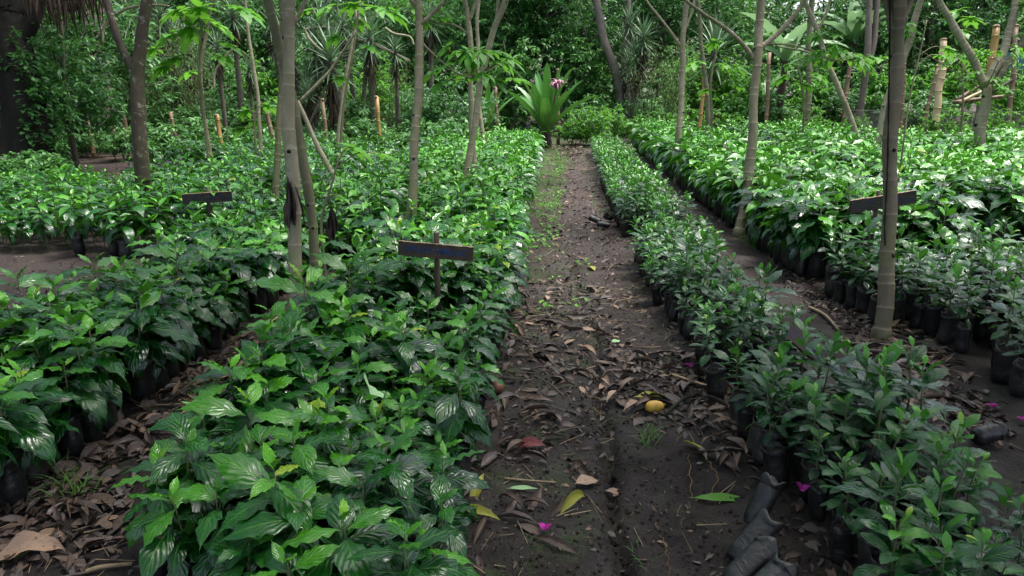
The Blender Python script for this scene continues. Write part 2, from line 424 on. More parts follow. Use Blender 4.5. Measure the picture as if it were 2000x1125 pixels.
def ground_mat():
    k = NT('soil_ground'); P = k.geopos()
    sp = k.n('ShaderNodeSeparateXYZ'); k.l(P, sp.inputs[0])
    n1 = k.noise(1.3, 5, P); n2 = k.noise(9, 5, P, .7); n3 = k.noise(70, 4, P, .7)
    c = k.mix(k.mapr(n1, .35, .65), (.0145, .0112, .0106), (.027, .0208, .0190))
    c = k.mix(k.mapr(n2, .42, .7, 0, .6), c, (.042, .0325, .0270))
    c = k.mix(k.mapr(n3, .55, .75, 0, .55), c, (.007, .0055, .005))
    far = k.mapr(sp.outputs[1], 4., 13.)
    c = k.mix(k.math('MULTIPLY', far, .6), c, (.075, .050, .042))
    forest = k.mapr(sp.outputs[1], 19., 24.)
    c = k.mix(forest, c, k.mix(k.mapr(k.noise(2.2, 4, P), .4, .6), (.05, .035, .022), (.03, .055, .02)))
    # moss and algae film on the trodden soil, thicker on the west half of the path
    west = k.math('MULTIPLY', k.mapr(sp.outputs[0], .32, .0), k.mapr(sp.outputs[0], -.6, -.2))
    moss = k.math('MULTIPLY', k.mapr(k.math('ADD', k.noise(3.3, 5, P, .7), k.math('MULTIPLY', west, .06)), .55, .68), k.mapr(k.noise(55, 3, P), .38, .6))
    c = k.mix(k.math('MULTIPLY', moss, .75), c, (.035, .060, .016))
    wet = k.mapr(k.noise(2.6, 4, P), .4, .62)
    rg = k.math('SUBTRACT', .88, k.math('MULTIPLY', wet, .3))
    h = k.math('ADD', k.math('ADD', n2, k.math('MULTIPLY', n3, .35)), k.math('MULTIPLY', k.noise(190, 3, P), .15))
    return k.done(k.bsdf(c, rg, .22, k.bump(h, .9, .03)))
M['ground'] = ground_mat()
def plain(name, c, rough=.6, spec=.4, var=.35, scale=20., trans=0.):
    k = NT(name)
    col = k.mix(k.mapr(k.noise(scale, 4, k.geopos()), .3, .7), tuple(x*(1-var) for x in c), tuple(min(1, x*(1+var)) for x in c))
    p = k.bsdf(col, rough, spec, k.bump(k.noise(scale*3, 3, k.geopos()), .25, .005))
    if trans:
        tr = k.n('ShaderNodeBsdfTranslucent'); k.l(col, tr.inputs['Color']); mx = k.n('ShaderNodeMixShader'); mx.inputs[0].default_value = trans
        k.l(p.outputs[0], mx.inputs[1]); k.l(tr.outputs[0], mx.inputs[2]); return k.done(mx)
    return k.done(p)
M['mango'] = plain('mango_skin', (.50, .30, .045), .5, .4, .35, 26)
M['brown_fruit'] = plain('brown_fruit_skin', (.13, .055, .03), .5, .4, .5, 25)
M['petal'] = plain('magenta_bract', (.42, .025, .28), .6, .3, .25, 40, trans=.3)
M['lily_dark'] = plain('lily_crimson', (.17, .015, .05), .45, .4, .3, 30)
M['lily_pink'] = plain('lily_pink', (.62, .33, .42), .5, .3, .2, 30, trans=.2)
M['tarp'] = plain('blue_tarp', (.13, .36, .45), .5, .4, .2, 3)
M['roof_dark'] = plain('dark_beam', (.03, .026, .024), .8, .3, .3, 8)
M['wire'] = plain('wire', (.16, .15, .14), .5, .5, .3, 20)
M['ink'] = plain('faded_blue_paint', (.012, .040, .120), .6, .3, .5, 60)
M['root'] = plain('root_fibre', (.17, .105, .04), .7, .3, .3, 40)
M['bank'] = plain('bank_soil', (.16, .135, .125), .95, .2, .55, 5)

# ------------------------------------------------------------------ the ground: one sheet to the horizon
def build_ground():
    def axis(fine0, fine1, step, lo, hi, grow=1.12):
        a = list(np.arange(fine0, fine1, step))
        s = step; x = a[-1]
        while x < hi: s *= grow; x += s; a.append(x)
        s = step; x = a[0]; b = []
        while x > lo: s *= grow; x -= s; b.append(x)
        return np.array(b[::-1]+a)
    X = axis(-.5, 1.5, .018, -260, 260, 1.09); Y = axis(1.7, 6.0, .02, -30, 420, 1.05)
    xx, yy = np.meshgrid(X, Y, indexing='ij')
    V = np.stack([xx, yy, gz(xx, yy)], -1).reshape(-1, 3)
    nx, ny = len(X), len(Y)
    i, j = np.meshgrid(np.arange(nx-1), np.arange(ny-1), indexing='ij')
    a = (i*ny+j).ravel()
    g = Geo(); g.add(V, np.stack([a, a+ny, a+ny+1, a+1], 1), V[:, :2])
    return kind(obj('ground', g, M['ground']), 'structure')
build_ground()

# ------------------------------------------------------------------ seedlings
def plant_params(kind_, N, rs, nL=16):
    """leaf arrays for N plants, local to each base; returns dict of (N, nL) arrays"""
    j = np.arange(nL)
    R = lambda a, b, s=(N, nL): rs.uniform(a, b, s)
    if kind_ == 'coffee':
        H = R(.42, .56, (N, 1)); p = j//2; np_ = max(1, nL//2)
        z = .195+(H-.195)*(1-p[None]/np_*.98)
        az = R(0, 6.28, (N, 1))+(p % 2)[None]*PI/2+(j % 2)[None]*PI+R(-.35, .35)
        prog = p/(np_-1)
        el = np.interp(prog, [0, .14, .3, .6, 1], [1.0, .45, .17, -.05, -.4])[None]+R(-.3, .3)
        L = np.interp(prog, [0, .14, .3, .6, 1], [.07, .15, .205, .21, .17])[None]*R(.78, 1.2)
        Wd = L*R(.40, .50)
        droop = (.5+.62*np.minimum(1, prog*1.4))[None]+R(-.2, .5)
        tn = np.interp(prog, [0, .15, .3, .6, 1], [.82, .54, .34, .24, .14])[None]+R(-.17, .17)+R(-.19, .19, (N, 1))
        fold = R(.12, .42)
        roll = R(-.35, .35)
    else:
        H = R(.40, .54, (N, 1)); prog = j/(nL-1)
        z = .22+(H-.22)*(1-prog[None]*.88)
        az = R(0, 6.28, (N, 1))+j[None]*2.4+R(-.3, .3)
        el = (1.1-1.1*np.minimum(1, prog*1.3))[None]+R(-.35, .35)
        L = np.interp(prog, [0, .2, .5, 1], [.05, .10, .125, .10])[None]*R(.8, 1.2)
        Wd = L*R(.34, .44)
        droop = .5+R(-.2, .5)
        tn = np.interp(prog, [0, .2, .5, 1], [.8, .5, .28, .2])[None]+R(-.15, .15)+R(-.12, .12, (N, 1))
        fold = R(.2, .6)
        roll = R(-.4, .4)
    x = R(-.012, .012); y = R(-.012, .012)
    tn = np.where(rs.rand(N, nL) < .004, 1.15, np.minimum(tn, .97))
    return dict(x=x, y=y, z=np.broadcast_to(z, (N, nL)), az=az, el=el, L=L, W=Wd, droop=droop, tint=np.clip(tn, 0, 1.2), fold=fold, roll=roll, H=H)

def bag_geo(g, rs, h=.2, r=.05, loc=(0, 0, 0), sides=14, rings=9, m=0, crease=.10, pinch=.05):
    """a black grow bag: squashed round bottom, creased sides, folded-back mouth"""
    ang = np.arange(sides)/sides*2*PI
    t = np.linspace(0, 1, rings)
    k1, k2 = rs.randint(2, 5), rs.randint(3, 7); p1, p2 = rs.rand(2)*6.28
    V = []
    ex = rs.uniform(.85, 1.15); lean = rs.uniform(-.015, .015, 2)
    for i, ti in enumerate(t):
        rr = r*(.72+.28*min(1, ti*6))*(1+pinch*math.sin(ti*9+p1))
        if ti > .9: rr *= 1.10
        wob = 1+crease*.6*np.sin(k1*ang+p1+ti*2.5)+crease*.5*np.sin(k2*ang+p2-ti*4)+crease*.25*rs.uniform(-1, 1, sides)
        top = h*ti+(.012*np.sin(3*ang+p2)*(ti > .9))
        V.append(np.stack([np.cos(ang)*rr*wob*ex+lean[0]*ti, np.sin(ang)*rr*wob/ex+lean[1]*ti, np.broadcast_to(top, (sides,))], 1))
    V.append(V[-1]*np.array([.88, .88, 1])+np.array([0, 0, -.004])); V.append(V[-1]*np.array([.92, .92, 1])+np.array([0, 0, -.03]))
    n = len(V); V = np.concatenate(V)+np.array(loc)
    i, j = np.meshgrid(np.arange(n-1), np.arange(sides), indexing='ij')
    a = (i*sides+j).ravel(); b = (i*sides+(j+1) % sides).ravel()
    Q = [np.stack([a, b, b+sides, a+sides], 1)]
    Q.append(np.array([[q+1, q, sides-1-q, sides-2-q] for q in range((sides-2)//2)]))
    g.add(V, np.concatenate(Q), None, 0, m)
def soil_geo(g, z=.18, r=.046, sides=12):
    ang = np.arange(sides)/sides*2*PI
    V = np.concatenate([np.stack([np.cos(ang)*r*k, np.sin(ang)*r*k, np.full(sides, z+dz)], 1) for k, dz in ((1, 0), (.5, .008), (.05, .012))])
    i, j = np.meshgrid(np.arange(2), np.arange(sides), indexing='ij')
    a = (i*sides+j).ravel(); b = (i*sides+(j+1) % sides).ravel()
    g.add(V, np.stack([a, b, b+sides, a+sides], 1))

PROF = {'coffee': prof_coffee, 'fruit': prof_obov}
def make_seedling(kind_, seed):
    rs = np.random.RandomState(seed)
    nL = 18 if kind_ == 'coffee' else 17
    p = plant_params(kind_, 1, rs, nL)
    big = 1.16 if kind_ == 'coffee' else 1.0
    if kind_ == 'fruit' and seed % 4 == 0: big = 1.35
    g = Geo()
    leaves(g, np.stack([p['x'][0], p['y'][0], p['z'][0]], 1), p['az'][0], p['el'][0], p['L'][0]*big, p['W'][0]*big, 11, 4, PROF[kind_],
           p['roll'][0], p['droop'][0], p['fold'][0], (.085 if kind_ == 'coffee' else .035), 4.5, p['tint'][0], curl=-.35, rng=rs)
    fol = g.mesh('foliage')
    g = Geo(); h = float(p['H'][0, 0])
    bend = rs.uniform(-.02, .02, 2)
    tube(g, [(0, 0, .16), (bend[0], bend[1], .16+(h-.16)*.5), (0, 0, h)], [.0045, .0036, .002], 6, .3)
    for q in range(2, nL, 2 if kind_ == 'coffee' else 3):      # short side shoots at the leaf joints
        a = p['az'][0, q]; zz = p['z'][0, q]
        tube(g, [(0, 0, zz-.004), (.02*math.cos(a), .02*math.sin(a), zz+.006)], [.002, .0014], 4, .3, cap=False)
    st = g.mesh('stem')
    g = Geo(); bag_geo(g, rs); bg_ = g.mesh('grow_bag')
    g = Geo(); soil_geo(g); so_ = g.mesh('potting_soil')
    return fol, st, bg_, so_
NT_C, NT_F = 14, 10
TEMPL = {'coffee': [make_seedling('coffee', 100+i) for i in range(NT_C)], 'fruit': [make_seedling('fruit', 200+i) for i in range(NT_F)]}

ORD = 'first second third fourth fifth sixth seventh eighth ninth tenth eleventh twelfth thirteenth fourteenth fifteenth sixteenth seventeenth eighteenth nineteenth twentieth'.split()
ORD += ['twenty-'+o for o in ORD[:9]]+['thirtieth']+['thirty-'+o for o in ORD[:9]]+['fortieth']+['forty-'+o for o in ORD[:9]]
# bed: x0, x1, y0, y1, lane gap, plant gap, kind, scale, edge the lanes are counted from, phrase
BEDS = [
    ('A', -1.30, -.38, 1.70, 19.6, .150, .155, 'coffee', .92, 'path', 'lettered-board bed'),
    ('B', -2.80, -2.14, 2.00, 19.0, .150, .155, 'coffee', .97, 'aisle', 'bed beyond litter aisle'),
    ('M', -1.98, -1.36, 5.0, 19.0, .150, .155, 'coffee', 1.0, 'path', 'strip between long beds'),
    ('C', -8.2, -3.32, 6.6, 16.0, .185, .185, 'coffee', .95, 'aisle', 'bed around lichen-barked tree'),
    ('F', 2.15, 3.40, 6.3, 20.0, .160, .165, 'coffee', 1.28, 'path', 'tall bed behind split trunk'),
    ('G', 4.55, 10.5, 7.6, 20.5, .20, .20, 'coffee', 1.22, 'path', 'bed under Y-forked tree'),
    ('D', .93, 1.44, 1.75, 19.0, .130, .132, 'fruit', .87, 'path', 'narrow bagged bed'),
    ('E', 2.25, 4.0, 3.30, 6.1, .150, .16, 'fruit', 1.0, 'path', 'clump by split trunk'),
]
TRUNK_XY = []          # filled below: keep seedlings off the trunks
for px, py, h in ((590, 690, 0), (612, 655, 0), (1720, 660, 0), (803, 420, .45), (1443, 455, 0), (280, 400, .3)):
    v = G(px, py, h); TRUNK_XY.append((v.x, v.y))
PLK = WP(1618, 738, 3.75)
sign_at = [(PLK.x, PLK.y-.12), (PLK.x-.12, PLK.y-.1), (PLK.x-.22, PLK.y-.06), (-.70, WP(850, 490, 4.44).y), (2.68, 5.75), (-3.37, 7.0)]
plants = []
rs0 = np.random.RandomState(5)
for bi, (nm, x0, x1, y0, y1, lg, pg, kd, scl, edge, phrase) in enumerate(BEDS):
    nl = int(round((x1-x0)/lg))+1
    for li in range(nl):
        xl = x1-li*(x1-x0)/(nl-1) if (x0+x1) < 0 else x0+li*(x1-x0)/(nl-1)
        y = y0+rs0.uniform(0, pg)
        while y < y1:
            x = xl+rs0.uniform(-.032, .032); yy = y+rs0.uniform(-.035, .035)
            y += pg*rs0.uniform(.92, 1.08)
            if any((x-a)**2+(yy-b)**2 < .12**2 or (abs(x-a) < .2 and 0 < b-yy < .42 and nm in 'F') for a, b in TRUNK_XY): continue
            # a few openings the photograph shows
            if nm == 'M' and (yy < 6.4 or (yy < 9 and x > -1.66)): continue
            if nm == 'D' and 7.0 < yy < 8.1 and x < 1.12: continue
            if nm == 'D' and yy > 11: x += (yy-11)*.02
            if nm == 'D' and yy < 2.75 and x < 1.0: continue
            if nm == 'D' and 3.0 < yy < 4.8 and rs0.rand() < .12: continue
            if nm == 'D' and yy > 5: x -= .08
            if nm == 'D' and 3.1 < yy < 6 and x > 1.33: continue
            if nm == 'E' and x < 2.42 and yy < 4.9: continue
            if nm == 'C' and yy < 8 and rs0.rand() < .22: continue
            if nm == 'C' and (x+3.1)*.22+yy < 6.45 : continue
            if nm == 'C' and (x+7.3)**2+(yy-12.4)**2 < 1.9**2: continue
            if nm == 'C' and x < -6.2 and rs0.rand() < .35: continue
            if nm == 'E' and (x-2.25)*.55 > yy-3.15: continue
            if nm == 'E' and rs0.rand() < (.42 if x < 3 else .3): continue
            if nm == 'G' and x > 6.9 and yy > 17: continue
            if nm in 'A' and yy < 1.9 and x < -1.1: continue
            if nm in 'ABCDF' and rs0.rand() < .035: continue
            if any((x-a)**2+(yy+.02-b)**2 < .10**2 for a, b in sign_at): continue
            z = gzf(x, yy)
            sx, sy, zc = to_px(x, yy, z+.45)
            vis = -60 < sx < 2060 and sy < 1230
            edge_lane = li == 0 or li == nl-1 or yy < y0+.3
            pat = float(vnoise(x*1.4, yy*1.4, 9))
            if nm in 'AC' and any(abs(x-a) < .34 and -.05 < b-yy < .75 for a, b in (sign_at[3], sign_at[5])): pat = -.55
            plants.append((nm, bi, li, nl, x, yy, z, kd, scl*(1.12 if nm == 'A' and yy > 3.6 else 1)*(.84+.28*pat)*rs0.uniform(.80, 1.22), zc, vis, edge_lane))
LIM = {'coffee': 300, 'fruit': 240}
def lane_phrase(li, nl, edge):
    if li == 0: return edge+'-edge line'
    if li == nl-1: return 'far-edge line'
    return ORD[li]+' line from '+edge
chosen = {}
for kd in LIM:
    idx = [i for i, p in enumerate(plants) if p[7] == kd and p[10]]
    idx.sort(key=lambda i: plants[i][9]/plants[i][8])
    for i in idx[:LIM[kd]]: chosen[i] = kd
order = {}
rank = {}
for i in sorted(range(len(plants)), key=lambda i: plants[i][5]):
    p = plants[i]
    if p[10]:
        rank[(p[0], p[2])] = rank.get((p[0], p[2]), 0)+1; order[i] = rank[(p[0], p[2])]
protos = {}
rsI = np.random.RandomState(11)
for i in sorted(chosen):
    nm, bi, li, nl, x, y, z, kd, s_, zc, vis, el_ = plants[i]
    bed = BEDS[bi]
    head = 'coffee seedling' if kd == 'coffee' else 'bagged smooth-leaved seedling'
    o_ = ORD[min(order[i], len(ORD))-1]
    lab = f'{head}, {o_} from near end, {lane_phrase(li, nl, bed[9])} of {bed[10]}'
    grp = ('coffee seedlings in beds' if kd == 'coffee' else 'smooth-leaved seedlings in black bags')
    ti = rsI.randint(len(TEMPL[kd])); rz = rsI.uniform(0, 6.28)
    key = (kd, ti)
    lean = .24 if nm == 'D' and li == 0 else .09
    name = 'coffee_seedling' if kd == 'coffee' else 'fruit_seedling'
    tl = (rsI.uniform(-lean, lean), rsI.uniform(-lean, lean))
    if key not in protos:
        t = thing(name, lab, 'seedling', (x, y, z-.005), rz, grp, s_)
        t.rotation_euler = (tl[0], tl[1], rz)
        fol, st, bgm, som = TEMPL[kd][ti]
        obj('foliage', fol, M[kd], t); obj('stem', st, M['stem'], t); b = obj('grow_bag', bgm, M['bag'], t)
        obj('potting_soil', som, M['soil'], b)
        protos[key] = t
    else:
        dup(protos[key], (x, y, z-.005), rz, lab, grp, s_, tl)

def seedling_mass(kd, name, label):
    rs = np.random.RandomState(31)
    idx = [i for i, p in enumerate(plants) if p[7] == kd and i not in chosen and (p[10] or (p[5] < 9 and -4 < p[4] < 5))]
    g = Geo(); gs = Geo()
    P = np.array([(plants[i][4], plants[i][5], plants[i][6], plants[i][8], plants[i][9]) for i in idx])
    for lo, hi, nL, nu, nv, up in ((-9, 7, 16, 7, 2, 1.0), (7, 11.5, 15, 5, 2, 1.03), (11.5, 99, 12, 3, 2, 1.15)):
        s = P[(P[:, 1] >= lo) & (P[:, 1] < hi)]
        if not len(s): continue
        N = len(s); p = plant_params(kd, N, rs, nL)
        k = s[:, 3:4]
        O = np.stack([s[:, 0:1]+p['x']*k, s[:, 1:2]+p['y']*k, s[:, 2:3]+p['z']*k], -1).reshape(-1, 3)
        f = lambda a: np.broadcast_to(a, (N, nL)).ravel()
        tb = np.where(s[:, 0:1] < -2.6, 0, np.clip((s[:, 1:2]-4.5)/26, 0, .20))  # far leaves tinted paler: partly leaf colour, partly brighter light put into the tint
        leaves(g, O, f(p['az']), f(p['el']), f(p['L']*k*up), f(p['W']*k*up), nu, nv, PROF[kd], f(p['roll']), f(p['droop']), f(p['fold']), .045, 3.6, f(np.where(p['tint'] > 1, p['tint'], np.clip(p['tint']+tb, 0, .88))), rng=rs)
        sticks(g, np.stack([s[:, 0], s[:, 1], s[:, 2]], 1), np.stack([s[:, 0], s[:, 1], s[:, 2]+p['H'][:, 0]*s[:, 3]], 1), .006, .3, 1)
    for i in idx:
        p = plants[i]
        if p[11] and p[5] < 13 and p[10]:
            bag_geo(g, rs, .2*p[8], .05*p[8], (p[4], p[5], p[6]), 8, 5, 2)
    o = obj(name, g, [M[kd], M['stem'], M['bag']])
    tag(o, label, 'seedlings'); kind(o, 'stuff')
seedling_mass('coffee', 'coffee_seedling_beds', 'dense beds of glossy coffee seedlings receding to the forest')
seedling_mass('fruit', 'fruit_seedling_beds', 'smooth-leaved bagged seedlings along the far stretch of the path')

# ------------------------------------------------------------------ ringed young trees, saplings, the big old trees
def ringed_path(pts, r0, r1, gap=.22, n_between=3, rs=None, ridge=.06):
    """resample a path so every leaf-scar ring gets a crisp ridge"""
    P = catmull(pts, 160)
    s = np.concatenate([[0], np.cumsum(np.linalg.norm(np.diff(P, axis=0), axis=1))])
    L = s[-1]
    nodes = []; x = gap*.6
    while x < L-.02:
        nodes.append(x); x += gap*rs.uniform(.35, 1.6)
    t = set([0., L])
    prof = []
    for k in nodes:
        for d, a in ((-.014, .0), (-.005, .3), (0, 1.), (.004, .9), (.009, .1), (.022, 0)): prof.append((k+d, a))
    xs = [0.]; am = [0.]
    last = 0.
    for p, a in prof:
        if p-last > .09:
            for q in np.linspace(last, p, max(2, int((p-last)/.07)))[1:-1]: xs.append(q); am.append(0.)
        if p > last and p < L: xs.append(p); am.append(a); last = p
    xs.append(L); am.append(0.)
    xs = np.array(xs); am = np.array(am)
    PP = np.stack([np.interp(xs, s, P[:, k]) for k in range(3)], 1)
    ph = rs.uniform(0, 6.28, 4); wob = np.clip(xs/.3, 0, 1)*r0*.22
    PP[:, 0] += wob*(np.sin(xs*3.1+ph[0])+.5*np.sin(xs*7.7+ph[1])); PP[:, 1] += wob*(np.sin(xs*2.7+ph[2])+.5*np.sin(xs*8.3+ph[3]))
    f = xs/L
    R = (r0+(r1-r0)*f)*(1+ridge*am)*(1+.05*np.sin(xs*5+rs.rand()*6)+.03*np.sin(xs*13+rs.rand()*6))
    return PP, R, am, s, P
def palmate(geo, O, az, tilt, size, rs, lobes=7, tint=.5, nu=6):
    """lobed leaf: blades fanned out of the stalk tip, in one tilted plane"""
    O = np.asarray(O, float).reshape(-1, 3); n = len(O)
    A = lambda x: np.broadcast_to(np.asarray(x, float), (n,))
    az, tilt, size, tint = map(A, (az, tilt, size, tint))
    for k in range(lobes):
        a = (k-(lobes-1)/2)*(2*PI*.86/lobes)
        ln = size*(1-.35*abs(a)/PI*1.4)*rs.uniform(.9, 1.1, n)
        el = -tilt*np.cos(a)+rs.uniform(-.08, .08, n)
        leaves(geo, O, az+a, el, ln, ln*.46, nu, 2, prof_lobe, 0., .35+rs.uniform(0, .3, n), .12, .0, 3, tint+rs.uniform(-.06, .06, n), rng=rs)
def crown_palmate(geo, stalks, tips, rs, per=9, size=.17, tint=.3):
    O = []; az = []
    A = []; B = []
    for t in tips:
        for q in range(per):
            a = rs.uniform(0, 6.28); e = rs.uniform(-.1, 1.0); l = rs.uniform(.18, .42)
            b = np.array(t)+np.array([math.cos(a)*math.cos(e), math.sin(a)*math.cos(e), math.sin(e)])*l
            A.append(t); B.append(b); O.append(b); az.append(a)
    n = len(O)
    palmate(geo, O, np.array(az), rs.uniform(.1, .9, n), size*rs.uniform(.7, 1.25, n), rs, 7, tint+rs.uniform(-.2, .2, n), 4)
    sticks(stalks, A, B, .004, .3)

def px_path(pts, zc):
    return [tuple(WP(x, y, zc if len(r) == 0 else r[0])) for x, y, *r in pts]
def ringed_tree(label, base_px, path, zc, w0, w1, branches=(), mat='ring', gap=.2, height=None, ntip=11, seed=0, crown=True, scars=True, cat='tree', tip_z=1.2, size=.19, base_h=None, per=10):
    """path: photograph pixels from the ground up at distance zc; w0, w1: widths in photograph pixels"""
    rs = np.random.RandomState(seed)
    pts = [Vector(p) for p in px_path(path, zc)]
    b = pts[0].copy()
    z0 = gzf(b.x, b.y)
    if b.z > z0+.06:                                            # foot hidden by foliage: carry the stem on to the soil
        d = (pts[0]-pts[1]); d.z = min(d.z, -.01); b = pts[0]+d*((pts[0].z-z0+.03)/-d.z) if abs(d.z) > .25*d.length else Vector((b.x, b.y, z0-.03))
        pts = [b]+pts
    else: pts[0].z = z0-.04; b = pts[0]
    base = Vector((b.x, b.y, z0))
    top = pts[-1]; d = (pts[-1]-pts[-2]).normalized()
    ext = []
    if tip_z:
        d2 = (d*.6+Vector((rs.uniform(-.2, .2), rs.uniform(-.2, .2), .7))).normalized()
        ext = [top+d2*tip_z*.5, top+d2*tip_z+Vector((rs.uniform(-.1, .1), rs.uniform(-.1, .1), 0))]
    r0, r1 = w0*.435/F*zc, w1*.435/F*zc
    allp = [p-base for p in pts+ext]
    t = thing('ringed_tree', label, cat, base, 0, 'young trees with ringed stems')
    g = Geo(); PP, R, am, s, P = ringed_path(allp, r0*1.04, r1*.85, gap, rs=rs)
    R = R*(1+.35*np.exp(-np.linspace(0, s[-1], len(R))/.07))
    tube(g, PP, R, 14, am*.45, rough=.014, seed=seed)
    tr = obj('trunk', g, M[mat], t)
    if scars:                                                    # eye-shaped scars where lower branches fell
        gs = Geo()
        for q in range(4):
            k = rs.randint(len(PP)//6, len(PP)-3); a = rs.uniform(PI, 2*PI)-.2
            c = PP[k]+np.array([math.cos(a), math.sin(a), 0])*R[k]*.93
            tube(gs, [c, c+np.array([math.cos(a), math.sin(a), .25])*R[k]*.22], [R[k]*.34, R[k]*.22], 8, .1)
        obj('leaf_scar', gs, M['old_bark'], tr)
    tips = [P[-1], P[-12]]
    for bi, br in enumerate(branches):
        bp = [Vector(p)-base for p in px_path(br['p'], br.get('zc', zc))]
        k = int(np.argmin(np.linalg.norm(P-np.array(bp[0]), axis=1))); bp[0] = Vector(P[k])
        e = (bp[-1]-bp[-2]).normalized()
        if br.get('ext', .9): bp += [bp[-1]+(e+Vector((rs.uniform(-.3, .3), rs.uniform(-.3, .3), .35))).normalized()*br.get('ext', .9)]
        g = Geo(); q0, q1 = br['w'][0]/2/F*zc, br['w'][1]/2/F*zc
        PP2, R2, am2, s2, P2 = ringed_path(bp, q0, q1*.8, gap*.7, rs=rs)
        tube(g, PP2, R2, 10, am2*.7, rough=.015, seed=seed+bi)
        obj('branch', g, M[br.get('mat', mat)], t); tips.append(P2[-1]); tips.append(P2[int(len(P2)*.85)])
    if crown:
        top = P[-1]
        for q in range(ntip):
            a = rs.uniform(0, 6.28)
            sp = crown if crown > 1 else 1.45
            tips.append(top+np.array([math.cos(a)*rs.uniform(.3, 1.3)*sp, math.sin(a)*rs.uniform(.3, 1.3)*sp, rs.uniform(.1, .9)]))
        gl, gk = Geo(), Geo()
        for q in tips[-ntip:]: sticks(gk, [top-np.array([0, 0, .12])], [q], .012, .3)
        crown_palmate(gl, gk, tips, rs, per, size)
        c = obj('crown', gl, M['bright'], t); obj('leaf_stalks', gk, M['ring_green'], c)
    return t

T = ringed_tree
T('beige ringed tree, thicker of the twin stems in the litter aisle, dry leaf on it', 0, [(590, 690), (578, 610), (572, 400), (567, 200), (566, 0)], 4.55, 31, 26, [dict(p=[(566, 60), (590, 15), (610, -40)], w=(9, 6), zc=4.55)], gap=.19, seed=1, ntip=16, per=12, crown=1.7)
T('slimmer leaning ringed tree, greener of the twin stems in the litter aisle', 0, [(612, 655), (616, 540), (606, 400), (590, 290), (560, 150), (522, 0)], 4.75, 22, 25, mat='ring_green', gap=.2, seed=2, ntip=16, per=12, crown=1.7)
T('pale bent ringed stem behind the twin stems, with a whitish side branch', 0, [(634, 312), (610, 260), (583, 198)], 9.0, 13, 11, [dict(p=[(584, 200), (605, 180), (630, 155), (652, 128)], w=(7, 5), ext=.5)], tip_z=0, crown=False, gap=.2, seed=3)
T('ringed tree half hidden behind the twin stems, in the bed beyond', 0, [(540, 355), (546, 240), (550, 140), (552, 60), (550, 0)], 8.9, 15, 12, mat='ring_green', seed=4)
T('straight ringed tree behind the lettered board, with forked top twigs', 0, [(804, 420), (812, 290), (818, 120), (814, 0)], 6.9, 22, 17, [dict(p=[(816, 52), (835, 35), (868, 0)], w=(8, 6)), dict(p=[(814, 12), (800, -5), (790, -30)], w=(9, 6)), dict(p=[(820, 75), (835, 95), (880, 135), (912, 150)], w=(4, 3), ext=.1)], gap=.21, seed=5)
T('ringed tree leaning toward the path, front stem of the close-set three', 0, [(911, 340), (925, 250), (942, 150), (965, 60), (986, 0)], 9.7, 16, 14, [dict(p=[(960, 90), (970, 40), (975, -10)], w=(8, 6))], gap=.2, seed=6)
T('upright ringed tree, thin stem of the close-set three', 0, [(925, 310), (921, 200), (916, 60), (908, 0)], 10.4, 14, 11, [dict(p=[(917, 70), (890, 50), (842, 42)], w=(5, 3), ext=.3), dict(p=[(918, 45), (925, 15), (932, -10)], w=(7, 5))], gap=.2, seed=7)
T('slender ringed tree, rear stem of the close-set three', 0, [(944, 280), (934, 170), (932, 60), (936, 0)], 14.0, 10, 8, gap=.25, seed=8)
T('ringed tree rising from the near corner of the tall bed', 0, [(1443, 458), (1463, 330), (1475, 190), (1480, 90), (1484, 0)], 8.25, 22, 18, [dict(p=[(1473, 122), (1450, 85), (1410, 50), (1345, 5)], w=(9, 5)), dict(p=[(1487, 98), (1525, 60), (1566, 5)], w=(11, 7)), dict(p=[(1483, 85), (1560, 90), (1620, 118)], w=(4, 3), ext=.1)], mat='ring', gap=.2, seed=9)
T('ringed tree beside the far narrow bed, one thin branch crossing toward the lily', 0, [(1323, 350), (1329, 220), (1333, 110), (1342, 0)], 12.6, 15, 12, [dict(p=[(1327, 95), (1300, 50), (1262, 0)], w=(6, 4)), dict(p=[(1335, 60), (1350, 25), (1360, -20)], w=(6, 4))], gap=.25, seed=10)
split = T('dark split ringed tree with mossy foot in front of a tilted board', 0, [(1720, 662), (1735, 460), (1744, 300), (1750, 150), (1752, 60)], 4.9, 33, 30, [dict(p=[(1752, 75), (1765, 40), (1782, 0)], w=(17, 13)), dict(p=[(1752, 75), (1740, 40), (1730, 0)], w=(16, 12), mat='ring_dark'), dict(p=[(1748, 100), (1744, 50), (1742, 0)], w=(14, 10), mat='ring_green')], mat='ring_dark', gap=.16, seed=11, tip_z=1.0, ntip=16, per=12, crown=1.7)
T('pale ringed tree slanting over the tall bed', 0, [(1668, 250), (1622, 135), (1596, 60), (1568, 0)], 15.5, 13, 12, [dict(p=[(1618, 125), (1590, 105), (1545, 95), (1500, 88)], w=(4, 3), ext=.1), dict(p=[(1596, 60), (1612, 30), (1622, 0)], w=(6, 5))], gap=.25, seed=12)
T('ringed tree slanting the opposite way just behind the split trunk', 0, [(1718, 258), (1740, 180), (1764, 110), (1800, 0)], 13.5, 16, 15, gap=.25, seed=13)
T('Y-forked pale ringed tree with three stout arms', 0, [(1913, 292), (1920, 220), (1926, 165)], 13.1, 26, 24, [dict(p=[(1924, 170), (1895, 110), (1845, 20)], w=(17, 13)), dict(p=[(1926, 168), (1960, 95), (1988, 0)], w=(17, 14)), dict(p=[(1922, 205), (1950, 150), (2000, 75)], w=(15, 13), mat='ring_green')], tip_z=0, gap=.22, seed=14, crown=True, ntip=4)
T('greenish ringed tree far behind the tall bed, beside banana leaves', 0, [(1576, 222), (1580, 120), (1584, 0)], 18., 15, 12, mat='ring_green', gap=.3, seed=15)
